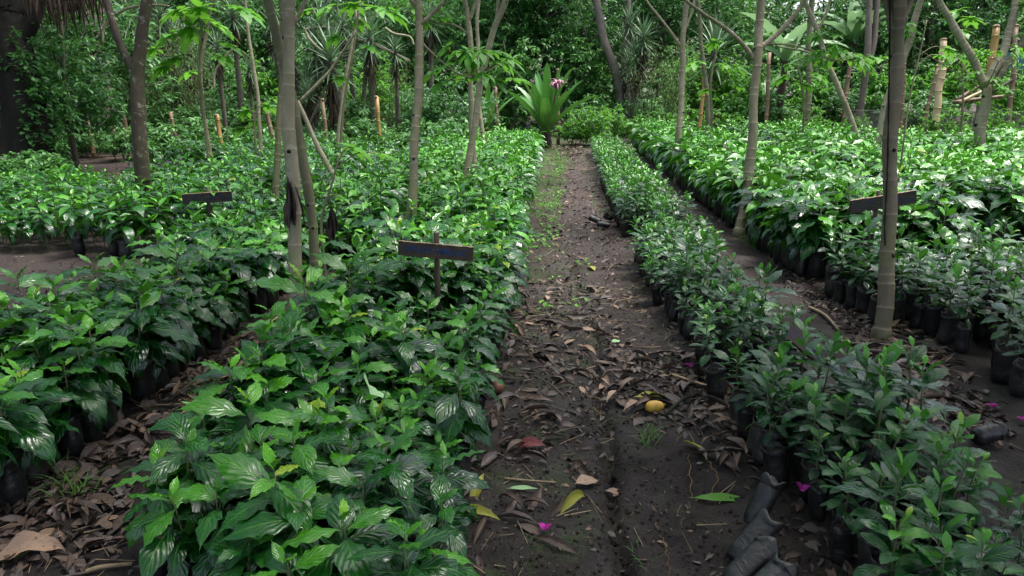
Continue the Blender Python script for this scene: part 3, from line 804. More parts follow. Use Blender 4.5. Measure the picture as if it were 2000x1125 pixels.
T('thin greenish ringed tree beyond the far end of the tall bed', 0, [(1384, 238), (1374, 120), (1362, 0)], 18., 11, 8, mat='ring_green', gap=.3, seed=16)
T('thin ringed sapling between yellow cane and lichen-barked tree', 0, [(414, 320), (400, 230), (392, 130), (412, 10)], 12., 9, 6, mat='ring_green', gap=.2, seed=17, ntip=4)
T('thin pale sapling with wavy stem beside the twin stems', 0, [(508, 290), (503, 180), (488, 90), (478, 0)], 13., 9, 7, gap=.2, seed=18, ntip=4)
T('thin grey sapling leaning through the yucca thicket', 0, [(658, 300), (668, 190), (690, 80), (702, 0)], 14., 8, 6, gap=.25, seed=19, ntip=4)

g = Geo(); b_ = split.location
Q = catmull([Vector(WP(x, y, 4.9-.047*k))-b_ for x, y, k in ((1737, -40, .9), (1738, 60, 1.0), (1736, 180, 1.0), (1734, 300, .95), (1731, 380, .9), (1727, 440, .8), (1729, 480, .7))], 60)
tube(g, Q, .004+.0035*np.abs(np.sin(np.arange(60)*.37))*np.linspace(1, .3, 60), 6, 0, rough=.3, seed=2); obj('bark_split', g, M['old_bark'], split)
def rough_tree(name, label, path, zc, w, mat, branches=(), sides=16, flare=.3, flare_h=.4, rough=.06, ext=2.5, grp=None, flutes=0):
    rs = np.random.RandomState(len(label))
    pts = [Vector(p) for p in px_path(path, zc)]
    z0 = gzf(pts[0].x, pts[0].y); base = Vector((pts[0].x, pts[0].y, z0)); pts[0].z = z0-.1
    d = (pts[-1]-pts[-2]).normalized(); pts.append(pts[-1]+d*ext)
    t = thing(name, label, 'tree', base, 0, grp)
    P = catmull([p-base for p in pts], 60)
    s = np.concatenate([[0], np.cumsum(np.linalg.norm(np.diff(P, axis=0), axis=1))])
    wi = np.interp(np.linspace(0, 1, 60), np.linspace(0, 1, len(w)), w)/2/F*zc
    wi = wi*(1+flare*np.exp(-s/flare_h))
    g = Geo(); tube(g, P, wi, sides, 0, rough=rough, seed=3)
    if flutes:
        V = g.V[0].reshape(60, sides, 3); ang = np.arange(sides)/sides*2*PI
        for k in range(60):
            c = V[k].mean(0); f = 1+flutes*np.exp(-s[k]/(flare_h*2.2))*np.cos(ang*5+1)*1.0+flutes*.3*np.cos(ang*3+s[k]*1.5)
            V[k] = c+(V[k]-c)*f[:, None]
        g.V[0] = V.reshape(-1, 3)
    obj('trunk', g, M[mat], t)
    for br in branches:
        bp = [Vector(p)-base for p in px_path(br['p'], br.get('zc', zc))]
        k = int(np.argmin(np.linalg.norm(P-np.array(bp[0]), axis=1))); bp[0] = Vector(P[k])
        bp.append(bp[-1]+(bp[-1]-bp[-2]).normalized()*1.5)
        g = Geo(); Q = catmull(bp, 30); tube(g, Q, np.linspace(br['w'][0], br['w'][1], 30)/2/F*zc, 12, 0, rough=rough, seed=5)
        obj('branch', g, M[br.get('mat', mat)], t)
    return t, base, P
def whorl_leaves(g, tips, dirs, rs, per=7, L=.16, nu=3, nv=2, mat=0, prof=prof_ovate, ratio=.36, spread=1.0, tint0=.35, droop=.7):
    tips = np.asarray(tips, float); n = len(tips)
    O = np.repeat(tips, per, 0)+rs.uniform(-.03, .03, (n*per, 3))
    az = rs.uniform(0, 6.28, n*per)
    el = rs.uniform(-.7, .75, n*per)
    Ls = L*rs.uniform(.65, 1.2, n*per)
    tn = np.repeat(rs.uniform(-.22, .22, n), per)+rs.uniform(-.12, .12, n*per)+tint0
    leaves(g, O, az, el, Ls, Ls*ratio, nu, nv, prof, rs.uniform(-.4, .4, n*per), droop+rs.uniform(-.3, .4, n*per), .25, 0, 3, np.clip(tn, 0, 1), 0, mat, rs)
def blob_points(rs, n, rx, ry, rz, cz, lobes=9, shell=.55):
    """points on several overlapping uneven lumps: a crown with bays and gaps"""
    c = rs.uniform(-1, 1, (lobes, 3))*np.array([rx, ry, rz])*.62+np.array([0, 0, cz])
    r = rs.uniform(.32, .62, lobes)
    k = rs.randint(lobes, size=n)
    d = rs.normal(size=(n, 3)); d /= np.linalg.norm(d, axis=1)[:, None]
    q = rs.uniform(shell, 1.0, n)[:, None]
    return c[k]+d*q*r[k][:, None]*np.array([rx, ry, rz])
def make_broad(seed, H, Rx, Rz, n, L, per=7, mat='broad', ratio=.36, trunk_r=.10, z_lo=.25, nu=3, tint0=.35, prof=prof_ovate, bark='bark', name='leafy_tree', droop=.7):
    rs = np.random.RandomState(seed)
    cz = H*z_lo+(H-H*z_lo)/2
    pts = blob_points(rs, n, Rx, Rx, (H-H*z_lo)/2, cz, 12)
    pts = pts[pts[:, 2] > .15]
    g = Geo(); whorl_leaves(g, pts, None, rs, per, L, nu, 2, 0, prof, ratio, tint0=tint0, droop=droop)
    crown = g.mesh('crown')
    g = Geo()
    tube(g, catmull([(0, 0, -.15), (rs.uniform(-.15, .15), rs.uniform(-.15, .15), H*.4), (rs.uniform(-.3, .3), rs.uniform(-.3, .3), H*.85)], 14), np.linspace(trunk_r*1.2, trunk_r*.35, 14), 9, 0, rough=.06, seed=seed)
    for q in range(7):
        e = pts[rs.randint(len(pts))]; z = H*rs.uniform(.2, .6)
        tube(g, catmull([(0, 0, z), (e[0]*.5, e[1]*.5, (z+e[2])/2+.1), tuple(e)], 8), np.linspace(trunk_r*.45, .012, 8), 6, 0)
    trunk = g.mesh('trunk')
    return crown, trunk, mat, bark
BT = {}
BP = {}
def plant_tree(kind_, loc, label, rz=0, scale=1.0, group=None, name='leafy_tree', cat='tree'):
    loc = (loc[0], loc[1], gzf(loc[0], loc[1])-.02)
    if kind_ in BP: 
        r = dup(BP[kind_], loc, rz, label, group, scale); return r
    crown, trunk, mat, bark = BT[kind_]
    t = thing(name, label, cat, loc, rz, group, scale)
    obj('crown', crown, M[mat], t); obj('trunk', trunk, M[bark], t)
    BP[kind_] = t
    return t

# lichen-barked forked tree
rough_tree('forked_tree', 'lichen-spotted grey forked tree standing in the bed before the bamboo', [(281, 402), (272, 260), (269, 160), (277, 70), (287, 0)], 8.8, [30, 27, 24, 21, 20], 'lichen_bark', [dict(p=[(270, 165), (258, 135), (232, 80), (207, 0)], w=(16, 14))], flare=.15, flare_h=.2, rough=.04)
# the big old tree
old, oldb, oldP = rough_tree('old_tree', 'massive dark fluted tree trunk with ivy on its roots', [(62, 352), (52, 250), (30, 130), (18, 40), (12, -20)], 13.3, [112, 76, 66, 72, 76], 'old_bark', [dict(p=[(30, 110), (62, 40), (80, -20)], w=(34, 26))], sides=56, flare=.3, flare_h=.35, rough=.055, ext=4, flutes=.16)
rs = np.random.RandomState(77)
g = Geo(); n = 480
hh = rs.uniform(0, 1, n)**1.8*2.2; a = rs.uniform(-1.3, .6, n)
k = np.clip((hh/ (np.linalg.norm(oldP[-1]-oldP[0]))*59).astype(int), 0, 59)
rr = .40+.24*np.exp(-hh/.35)
O = np.stack([oldP[k, 0]+np.cos(a)*rr+.1, oldP[k, 1]+np.sin(a)*rr, hh], 1)
leaves(g, O, a+rs.uniform(-.8, .8, n), rs.uniform(-.6, .5, n), rs.uniform(.08, .15, n), rs.uniform(.06, .10, n), 3, 2, prof_round, rs.uniform(-.4, .4, n), .5, .25, 0, 3, rs.uniform(.2, .7, n), rng=rs)
obj('ivy', g, M['broad'], old)
rough_tree('patchy_barked_tree', 'stout tree with pinkish white patchy bark beyond the bamboo', [(196, 290), (192, 200), (184, 120), (178, 0)], 20., [66, 54, 46, 44], 'patch_bark', sides=20, flare=.2, rough=.05, ext=4)
rough_tree('grey_tree', 'grey leaning tree behind the far narrow bed', [(1222, 235), (1205, 150), (1180, 80), (1165, 0)], 25., [20, 17, 16, 14], 'bark', [dict(p=[(1212, 190), (1222, 120), (1226, 40)], w=(13, 9))], flare=.15)
rough_tree('grey_tree', 'dark twin-stemmed tree behind the slanting ringed tree', [(1678, 205), (1692, 130), (1698, 0)], 22., [13, 12, 11], 'bark', [dict(p=[(1690, 140), (1706, 90), (1712, 20)], w=(11, 9))], flare=.1)

# ------------------------------------------------------------------ forest behind
BT['mango'] = make_broad(1, 7.5, 2.9, 3.4, 1500, .25, 8, 'broad', .34, .16, .04)
BT['dense'] = make_broad(2, 7.6, 2.8, 3.5, 1700, .20, 8, 'broad', .44, .14, .03, tint0=.28)
BT['light'] = make_broad(3, 6.8, 2.5, 3.0, 1300, .19, 8, 'broad', .46, .10, .05, tint0=.62)
BT['tall'] = make_broad(4, 11.0, 3.9, 5.0, 1900, .30, 8, 'broad', .42, .2, .06, nu=2, tint0=.3)
BT['whorl'] = make_broad(5, 6.0, 2.0, 2.7, 620, .28, 9, 'broad', .34, .1, .08, tint0=.45, prof=prof_obov, droop=.5)
BT['tall_shrub'] = make_broad(16, 3.4, 1.25, 1.6, 520, .18, 8, 'broad', .42, .03, .02, tint0=.62)
BT['bright_shrub'] = make_broad(17, 2.6, 1.1, 1.2, 260, .19, 7, 'bright', .42, .025, .04, tint0=.3)
BT['bush'] = make_broad(6, 1.5, .95, .7, 260, .15, 7, 'broad', .42, .02, .02, tint0=.5)
BT['bush_dark'] = make_broad(7, 1.9, 1.0, .9, 360, .12, 7, 'broad', .42, .02, .02, tint0=.25)
BT['weed'] = make_broad(8, 1.0, .7, .5, 170, .14, 6, 'bright', .42, .012, .02, tint0=.02)
BT['low'] = make_broad(9, .75, .65, .36, 150, .14, 6, 'broad', .44, .012, .02, tint0=.55)

def W2(px, zc):
    v = WP(px, 170, zc); return (v.x, v.y)
LT = [   # kind, px, zc, scale, label
    ('mango', 1070, 27.5, 1.0, 'dark broad-leaved tree hanging over the lily and path end'),
    ('mango', 985, 28.5, 1.0, 'dark broad-leaved tree behind the close-set three ringed stems'),
    ('dense', 1160, 30., 1.0, 'dense tree behind the grey leaning tree'),
    ('mango', 1290, 30., .95, 'long-leaved tree behind the feathery bamboo by the narrow bed'),
    ('light', 1395, 29., 1.0, 'paler leafy tree behind the thin greenish ringed tree'),
    ('dense', 1480, 32., .95, 'shady tree behind the banana clump'),
    ('light', 1600, 30., .9, 'pale-leaved tree seen over the slanting ringed tree'),
    ('mango', 1690, 29., .9, 'drooping-leaved tree behind the dark twin-stemmed tree'),
    ('dense', 1810, 27., 1.05, 'dark canopy tree shading the wire fence'),
    ('mango', 1935, 29., 1.15, 'dark overhanging tree above the blue tarp'),
    ('tall', 2040, 32., 1.0, 'tall tree at the bank end of the fence'),
    ('whorl', 128, 13.9, .55, 'small whorled-leaf tree close beside the old fluted trunk'),
    ('whorl', 185, 18.5, .8, 'whorled-leaf tree between old trunk and patchy-barked tree'),
    ('light', -20, 24., 1.0, 'pale-leaved tree behind the outer side of the old trunk'),
    ('light', 30, 30., 1.0, 'bright tree seen past the foot of the old trunk'),
    ('dense', 250, 27., 1.0, 'dense tree behind the patchy-barked trunk'),
    ('mango', 330, 29., 1.0, 'dark tree behind the bamboo thicket'),
    ('dense', 440, 27., .95, 'tree behind the drooping palmate sapling'),
    ('light', 530, 29., 1.0, 'lighter tree behind the twin stems'),
    ('dense', 640, 28., .9, 'dense tree behind the tallest yucca'),
    ('mango', 740, 30., 1.0, 'dark tree behind the arching pale branch'),
    ('dense', 850, 27., .95, 'dense dark tree behind the straight ringed tree'),
    ('dense', 905, 31., 1.1, 'tree filling the gap behind the crinum clump'),
]
for i, (k, px, zc, s_, lab) in enumerate(LT):
    plant_tree(k, W2(px, zc), lab, i*2.1, s_, 'trees of the forest edge')
LT2 = [(px, 38+4*((i*7) % 5)/5.) for i, px in enumerate(range(-80, 2120, 92))]
for i, (px, zc) in enumerate(LT2):
    if i in (5, 8, 13, 18): continue
    plant_tree(['tall', 'dense', 'tall', 'mango'][i % 4], W2(px, zc), 'tall tree deep in the forest behind the front trees', i*1.7, 1.0+.15*((i*5) % 3), 'trees deep in the forest')

for i, (x, y) in enumerate([(-15, 3), (-17, 8), (-16, 13), (-19, 18), (-23, 23), (-20, 5), (-24, 12), (15, 3), (17, 8), (16.5, 14), (21, 19), (24, 25), (20, 5), (25, 12)]):
    plant_tree(['dense', 'mango', 'tall'][i % 3], (x, y), 'tall forest tree flanking the nursery beyond the outermost beds', i*1.9, 1.0+.1*(i % 3), 'forest trees flanking the beds')
rs = np.random.RandomState(9)
def scatter(kind_, name, cat, spots, labels, group, smin=.8, smax=1.2):
    for i, (px, zc) in enumerate(spots):
        plant_tree(kind_, W2(px, zc), labels[i] if isinstance(labels, list) else labels, rs.uniform(0, 6.28), rs.uniform(smin, smax), group, name, cat)
# bushes of the understory: told apart by what they grow beside
near_what = [(150, 'patchy-barked trunk'), (250, 'lichen-barked tree'), (345, 'brown cane stub'), (430, 'yellow cane'), (530, 'brown cane by the twin stems'), (635, 'dark cane behind the twin stems'),
             (740, 'yellow cane by the yuccas'), (830, 'straight ringed tree'), (930, 'close-set ringed stems'), (1020, 'crinum clump'), (1130, 'lily'), (1230, 'grey leaning tree'), (1330, 'feathery bamboo'),
             (1430, 'orange cane'), (1530, 'banana clump'), (1640, 'slanting ringed tree'), (1740, 'split trunk'), (1850, 'wire fence'), (1960, 'soil bank')]
def beside(px): return min(near_what, key=lambda q: abs(q[0]-px))[1]
def bush_row(kind_, name, adj, pxs, zcs, group, a=.8, b=1.2):
    for px, zc in zip(pxs, zcs):
        plant_tree(kind_, W2(px, zc), f'{adj} growing near the {beside(px)}', rs.uniform(0, 6.28), rs.uniform(a, b), group, name, 'shrub')
bush_row('bush', 'leafy_shrub', 'leafy green shrub', [130, 215, 300, 380, 470, 560, 640, 700, 780, 860, 1180, 1260, 1480, 1560, 1830], [19, 20, 19.5, 20.5, 21, 20, 21.5, 19.5, 21, 20, 24, 24.5, 23, 24, 21.5], 'leafy shrubs of the understory', .75, 1.2)
bush_row('bush_dark', 'dark_shrub', 'dark fine-leaved shrub', [90, 180, 270, 360, 440, 520, 600, 690, 760, 825, 890, 1310, 1390, 1450, 1600, 1660, 1700], [23, 22, 22.5, 23, 22, 23, 22.5, 22, 23, 19, 18.5, 26, 25, 26, 26, 24, 26], 'dark shrubs of the understory', .8, 1.35)
bush_row('tall_shrub', 'tall_shrub', 'tall leafy shrub', [70, 135, 230, 395, 470, 590, 690, 845, 1000, 1130, 1200, 1330, 1440, 1560, 1630, 1720, 1790, 1880, 1990], [19, 21, 24, 25, 24, 24, 25.5, 25, 25, 26, 28, 27, 27, 27, 28, 27, 25.5, 26.5, 24], 'tall shrubs before the forest', .85, 1.25)
bush_row('bright_shrub', 'bright_shrub', 'bright green slender shrub', [20, 290, 510, 570, 745, 1350, 1420, 1600, 1705, 1870, 1975], [20, 24, 23, 23.5, 22, 25, 24, 25, 24.5, 23, 22.5], 'bright slender shrubs before the forest', .8, 1.2)
bush_row('weed', 'weed_clump', 'bright leafy weed clump', [1125, 1160, 1200, 1250, 1300, 1350, 1410, 1465, 1530, 1590, 1690, 1860, 1960], [21, 20.5, 22, 21.5, 22, 22.5, 22, 23, 23, 23, 22, 19, 20], 'weed clumps behind the beds', .65, 1.1)
bush_row('low', 'low_shrub', 'low spreading shrub', [40, 95, 150, 215, 285, 350, 420, 500, 575, 640, 715, 780, 840, 890], [15.5, 16.5, 17, 16.2, 17.5, 16.8, 17.6, 17, 18, 17.2, 18, 17, 17.8, 17], 'low shrubs behind the beds', .8, 1.25)
for px, zc, s_ in ((20, 11.3, .8), (48, 11.8, .8)):
    plant_tree('low', W2(px, zc), 'low shrub at the foot of the old trunk', px, s_, 'low shrubs at the old trunk', 'low_shrub', 'shrub')

# yuccas
def make_yucca(seed, h, heads=1, L=.75, thatch=True):
    rs = np.random.RandomState(seed)
    gl, gt, gd = Geo(), Geo(), Geo()
    top0 = np.array([0, 0, h])
    tops = [top0] if heads == 1 else [np.array([rs.uniform(-.5, .5), rs.uniform(-.5, .5), h*rs.uniform(.7, 1.0)]) for _ in range(heads)]
    for tp in tops:
        st = catmull([(0, 0, -.1), (tp[0]*.6+rs.uniform(-.1, .1), tp[1]*.6, tp[2]*.5), tuple(tp)], 16)
        tube(gt, st, np.linspace(.09, .06, 16), 9, 0, rough=.12, seed=seed)
        n = 70; el = np.linspace(1.4, -.75, n)+rs.uniform(-.12, .12, n)
        leaves(gl, np.repeat([tp], n, 0)+np.stack([np.zeros(n), np.zeros(n), np.linspace(.12, -.15, n)], 1), np.arange(n)*2.4, el, L*rs.uniform(.8, 1.1, n), .055, 5, 2, prof_blade, 0, rs.uniform(0, .5, n), .35, 0, 3, rs.uniform(.15, .75, n), rng=rs)
        if thatch:
            n = 90
            leaves(gd, np.repeat([tp], n, 0)+np.stack([np.zeros(n), np.zeros(n), -rs.uniform(.12, .8, n)], 1), np.arange(n)*2.4, rs.uniform(-1.5, -.8, n), L*rs.uniform(.5, .9, n), .05, 4, 2, prof_blade, 0, .3, .5, 0, 3, .4, rng=rs)
    return gl.mesh('leaves'), gt.mesh('trunk'), gd.mesh('dead_leaves')
YK = [make_yucca(1, 2.6), make_yucca(2, 3.6), make_yucca(3, 3.0, 3), make_yucca(4, 1.5), make_yucca(5, 4.4, 2)]
YS = [(3, 646, 120, 18, 'spiky yucca rosette right behind the pale bent stem'), (0, 722, 75, 19, 'spiky yucca with dead thatch among crossing pale branches'), (1, 772, 100, 18.5, 'yucca with drooping grey-green blades beside the straight ringed tree'), (4, 690, 20, 20, 'tall two-headed yucca above the arching branch'),
      (2, 595, 45, 20, 'many-headed yucca behind the twin stems'), (1, 486, 135, 18, 'yucca behind the thin pale wavy sapling'), (1, 425, 95, 19, 'yucca with shaggy dead leaves near the bamboo thicket'), (4, 545, 10, 21, 'tall yucca showing above the twin stems'),
      (2, 1235, 70, 24, 'yucca with dark thatched stems beside the grey leaning tree'), (4, 1215, 20, 25, 'tall yucca behind the grey leaning tree'), (1, 840, 45, 21, 'yucca half hidden by the straight ringed tree'), (2, 345, 25, 22, 'yucca clump over the bamboo thicket'),
      (0, 255, 30, 20, 'yucca head between the two limbs of the lichen-barked tree'), (3, 1395, 105, 24, 'low yucca beside the orange cane'), (1, 455, 30, 21, 'high yucca over the shaggy yucca'), (2, 610, 140, 20, 'low many-headed yucca rooted behind the dark reddish cane')]
YB = {}
for i, (k, px, py, zc, lab) in enumerate(YS):
    v = WP(px, py, zc); z = gzf(v.x, v.y); h = [2.6, 3.6, 3.0, 1.5, 4.4][k]; s_ = max(.55, (v.z-z)/h)
    loc = (v.x, v.y, z)
    if k in YB: dup(YB[k], loc, i*1.3, lab, 'yuccas of the thicket', s_)
    else:
        t = thing('yucca', lab, 'yucca', loc, i*1.3, 'yuccas of the thicket', s_)
        obj('leaves', YK[k][0], M['yucca'], t); obj('trunk', YK[k][1], M['bark'], t); obj('dead_leaves', YK[k][2], M['thatch'], t)
        YB[k] = t

# bamboo and feathery thickets
def bamboo(label, px, zc, spread, h, culms, n_leaf, seed, lean=.25, L=.13, W_=.022, mat='bamboo_leaf'):
    rs = np.random.RandomState(seed)
    x, y = W2(px, zc); t = thing('bamboo_clump', label, 'bamboo', (x, y, gzf(x, y)), 0, 'bamboo clumps')
    gl, gc = Geo(), Geo()
    per = n_leaf//culms
    for c in range(culms):
        b = np.array([rs.uniform(-spread, spread)*.7, rs.uniform(-spread, spread)*.5, -.05]); hh = h*rs.uniform(.6, 1.05)
        a = rs.uniform(0, 6.28); d = np.array([math.cos(a), math.sin(a), 0])*lean*hh
        P = catmull([b, b+d*.3+[0, 0, hh*.55], b+d+[0, 0, hh]], 12); tube(gc, P, np.linspace(.016, .005, 12), 5, .3, cap=False)
        f = rs.uniform(.12, 1, per); k = np.clip((f*11).astype(int), 0, 10)
        base = P[k]+rs.normal(0, .22, (per, 3))
        leaves(gl, base, rs.uniform(0, 6.28, per), rs.uniform(-.9, .5, per), L*rs.uniform(.7, 1.3, per), W_, 2, 2, prof_blade, 0, .5, .2, 0, 3, rs.uniform(.1, .8, per), rng=rs)
    obj('leaves', gl, M[mat], t); obj('culms', gc, M['stem'], t)
bamboo('fine-leaved bamboo thicket behind the lichen-barked tree', 335, 21, 1.5, 3.6, 30, 6500, 1)
bamboo('fine-leaved bamboo between lichen-barked tree and patchy trunk', 240, 22, .9, 3.0, 14, 2400, 2)
bamboo('feathery bamboo beside the straight ringed tree', 775, 19, .5, 3.0, 8, 1200, 3, .12, .10, .016)
bamboo('feathery bamboo clump beyond the narrow bed', 1285, 23, .9, 3.2, 18, 3200, 4)
bamboo('dry pale bamboo thicket under the slanting ringed tree', 1640, 25, 1.6, 1.6, 24, 2600, 5, .3, .12, .02)
bamboo('fine dark bamboo foliage above the wire fence', 1800, 26, 1.2, 4.6, 16, 3600, 6)

# banana plants
def banana(label, px, zc, h, seed, scale=1.0):
    rs = np.random.RandomState(seed); x, y = W2(px, zc)
    t = thing('banana_plant', label, 'banana plant', (x, y, gzf(x, y)), rs.uniform(0, 6), 'banana plants', scale)
    g = Geo(); tube(g, catmull([(0, 0, -.1), (.05, 0, h*.5), (0, .03, h)], 12), np.linspace(.15, .08, 12), 10, .2, rough=.05, seed=seed); obj('pseudostem', g, M['thatch'], t)
    for q in range(7):
        g = Geo(); leaves(g, [(0, 0, h-.05)], q*2.4+rs.uniform(-.3, .3), rs.uniform(.7, 1.35), rs.uniform(1.7, 2.3), .5, 16, 4, prof_round, rs.uniform(-.3, .3), rs.uniform(.9, 1.6), .3, .03, 6, rs.uniform(.3, .8), rng=rs); obj('leaf', g, M['banana'], t)
banana('banana plant with pale torn leaves beside the greenish ringed tree', 1530, 23, 2.4, 1)
banana('banana plant behind the slanting ringed tree, leaves against light', 1655, 27, 2.9, 2, 1.1)
banana('banana plant behind the dark twin-stemmed tree', 1735, 30, 2.6, 3, 1.1)
banana('young banana plant beyond the tree that rises from the tall bed', 1500, 27, 1.4, 4, .9)
banana('low banana plant among dark canes by the wire fence', 1790, 22.5, .9, 5, .7)

# broad-bladed crinum lilies
def crinum(name, label, base, n, L, W_, seed, spike=False):
    rs = np.random.RandomState(seed)
    t = thing(name, label, 'lily', base, 0)
    g = Geo(); tube(g, catmull([(0, 0, -.05), (.02, 0, .2), (0, 0, .42)], 10), [.12, .13, .14, .15, .15, .14, .13, .13, .12, .10], 12, .3, rough=.1, seed=seed); obj('trunk', g, M['thatch'], t)
    g = Geo(); k = 26
    leaves(g, np.repeat([(0, 0, .3)], k, 0)+rs.uniform(-.08, .08, (k, 3)), rs.uniform(0, 6.28, k), rs.uniform(-1.5, -.9, k), rs.uniform(.3, .6, k), .06, 4, 2, prof_blade, 0, .2, .4, 0, 3, .4, rng=rs); obj('dead_leaves', g, M['thatch'], t)
    for q in range(n):
        g = Geo(); f = q/(n-1)
        leaves(g, [(0.03*math.cos(q*2.4), .03*math.sin(q*2.4), .36)], q*2.4+rs.uniform(-.2, .2), 1.45-.62*f+rs.uniform(-.08, .08), L*rs.uniform(.85, 1.08), W_, 12, 4, prof_strap, rs.uniform(-.2, .2), rs.uniform(.1, .35)+f*.35, .5, .01, 5, rs.uniform(.25, .6), rng=rs)
        obj('leaf', g, M['strap'], t)
    if spike:
        g = Geo(); st = catmull([(.05, -.1, .55), (.2, -.34, 1.2), (.28, -.45, 1.72)], 12); tube(g, st, np.linspace(.022, .016, 12), 8, .5); obj('flower_stalk', g, M['lily_dark'], t)
        fh = thing_part = None
        tp = st[-1]
        g = Geo(); k = 26; leaves(g, np.repeat([tp], k, 0), np.arange(k)*2.4, rs.uniform(-.2, 1.2, k), rs.uniform(.2, .3, k), .04, 7, 2, prof_strap, 0, rs.uniform(1.2, 2.4, k), .3, 0, 3, .5, rng=rs); fl = obj('flower_petals', g, M['lily_pink'], t)
        g = Geo(); k = 18; leaves(g, np.repeat([tp], k, 0), np.arange(k)*2.4+1, rs.uniform(-.6, .9, k), rs.uniform(.13, .22, k), .045, 6, 2, prof_strap, 0, rs.uniform(.6, 1.8, k), .3, 0, 3, .5, rng=rs); obj('dark_petals', g, M['lily_dark'], fl)
    return t
v = G(1066, 288)
crinum('crinum_lily', 'large strap-leaved lily with crimson pink flower at the path end', (v.x, v.y, gzf(v.x, v.y)), 16, 1.85, .33, 4, True)
v = G(950, 276); crinum('crinum_lily', 'smaller strap-leaved lily behind the close-set ringed stems, no flower', (v.x, v.y, gzf(v.x, v.y)), 13, 1.5, .24, 7)
v = W2(862, 22); crinum('crinum_lily', 'strap-leaved lily in deep shade beside the straight ringed tree', (v[0], v[1], 0), 9, 1.2, .15, 9)

# cane posts and stubs
def cane(label, top, bot, zc, wpx, mat, seed, cap=None):
    rs = np.random.RandomState(seed)
    a = WP(*bot, zc); b = WP(*top, zc); z = gzf(a.x, a.y)
    d = a-b; a2 = b+d*((b.z-z+.05)/max(.1, -d.z)); base = Vector((a2.x, a2.y, z))
    t = thing('bamboo_post', label, 'post', base, 0, 'cut bamboo posts')
    PP, R, am, s, P = ringed_path([a2-base, (a2+b)/2-base, b-base], wpx*.40/F*zc, wpx*.37/F*zc, .34, rs=rs, ridge=.12)
    g = Geo(); tube(g, PP, R, 12, am, rough=.008, seed=seed); p = obj('cane', g, M[mat], t)
    g = Geo(); e = b-base; dd = (b-a2).normalized(); tube(g, [e-dd*.02, e+dd*.03], [R[-1]*1.01, R[-1]*.9], 12, .2, rough=.12, seed=seed); obj('cut_end', g, M['wood_edge'], t)
cane('yellow cane with pale broken top beside lichen-barked tree', (241, 226), (250, 268), 18.5, 12, 'cane_brown', 1)
cane('leaning brown cane stub in front of the bamboo thicket', (334, 222), (350, 302), 17, 9, 'cane_brown', 2)
cane('thick yellow cane by the drooping sapling', (423, 226), (437, 303), 17, 12, 'cane_yellow', 3)
cane('short greyish cane before the patchy-barked trunk', (170, 232), (184, 305), 17, 10, 'cane_brown', 4)
cane('yellow cane with white cut top by the yuccas', (735, 190), (744, 285), 17.5, 10, 'cane_yellow', 5)
cane('dark reddish cane behind the twin stems', (630, 195), (638, 278), 17.5, 10, 'cane_brown', 6)
cane('leaning reddish cane near the wavy pale sapling', (522, 220), (536, 292), 17, 11, 'cane_brown', 7)
cane('reddish stake directly behind the crimson lily', (1090, 137), (1090, 262), 21.5, 9, 'cane_brown', 8)
cane('reddish stake behind the flowerless lily', (967, 172), (973, 245), 21, 9, 'cane_brown', 9)
cane('tall pale bamboo post beside the wire fence', (1843, 78), (1830, 228), 19.5, 17, 'cane_pale', 10)
cane('orange bamboo post rising behind the Y-forked tree', (1946, 52), (1932, 152), 16.5, 17, 'cane_yellow', 11)
cane('weathered brown cane in the dry thicket', (1661, 105), (1652, 195), 22, 11, 'cane_brown', 12)
cane('slim brown cane beside the banana clump', (1503, 105), (1498, 208), 22, 10, 'cane_brown', 13)
cane('orange cane behind the thin greenish ringed tree', (1376, 150), (1368, 230), 20, 10, 'cane_yellow', 14)
cane('pale leaning cane crossing the tall pale post', (1832, 130), (1815, 200), 20.5, 9, 'cane_brown', 15)
cane('reddish cane just behind the split trunk', (1768, 100), (1762, 205), 20, 9, 'cane_brown', 16)
cane('slanting yellow cane in the dark yucca shade', (660, 150), (680, 250), 21, 8, 'cane_yellow', 17)
cane('thin brown cane near the soil bank', (1985, 50), (1975, 190), 21, 11, 'cane_brown', 18)

# pale bare branches lying through the thicket
def bare_branch(label, pts, zc, w0, w1, mat='ring'):
    P = [Vector(p) for p in px_path(pts, zc)]; base = P[0].copy()
    g = Geo(); Q = catmull([p-base for p in P], 26); tube(g, Q, np.linspace(w0, w1, 26)/2/F*zc, 8, 0, rough=.08, seed=4)
    o = obj('bare_branch', g, M[mat], None, base); tag(o, label, 'branch', 'bare branches in the thicket')
bare_branch('arching grey bare branch across the yucca thicket', [(600, 58), (640, 55), (690, 75), (742, 92), (800, 120)], 20, 8, 6, 'bark')
bare_branch('pale hooked bare branch above the pale bent stem', [(628, 100), (606, 78), (597, 60), (604, 55)], 19, 6, 4)
bare_branch('pale bare branch slanting up to the yuccas', [(662, 112), (690, 70), (696, 40), (692, 8)], 18.5, 6, 4)
bare_branch('whitish bare branch near the straight ringed tree', [(752, 55), (770, 66), (800, 72), (808, 88)], 18, 6, 4)
bare_branch('long curved whitish branch over the lichen-barked tree', [(200, 85), (205, 50), (245, 18), (300, 10), (330, 12)], 15, 6, 4)
bare_branch('whitish curved branch by the drooping sapling', [(418, 175), (420, 140), (440, 112), (455, 95)], 16, 5, 4)
bare_branch('leaning thin stick in the yucca shade', [(592, 265), (612, 225), (636, 170)], 18, 5, 4, 'bark')

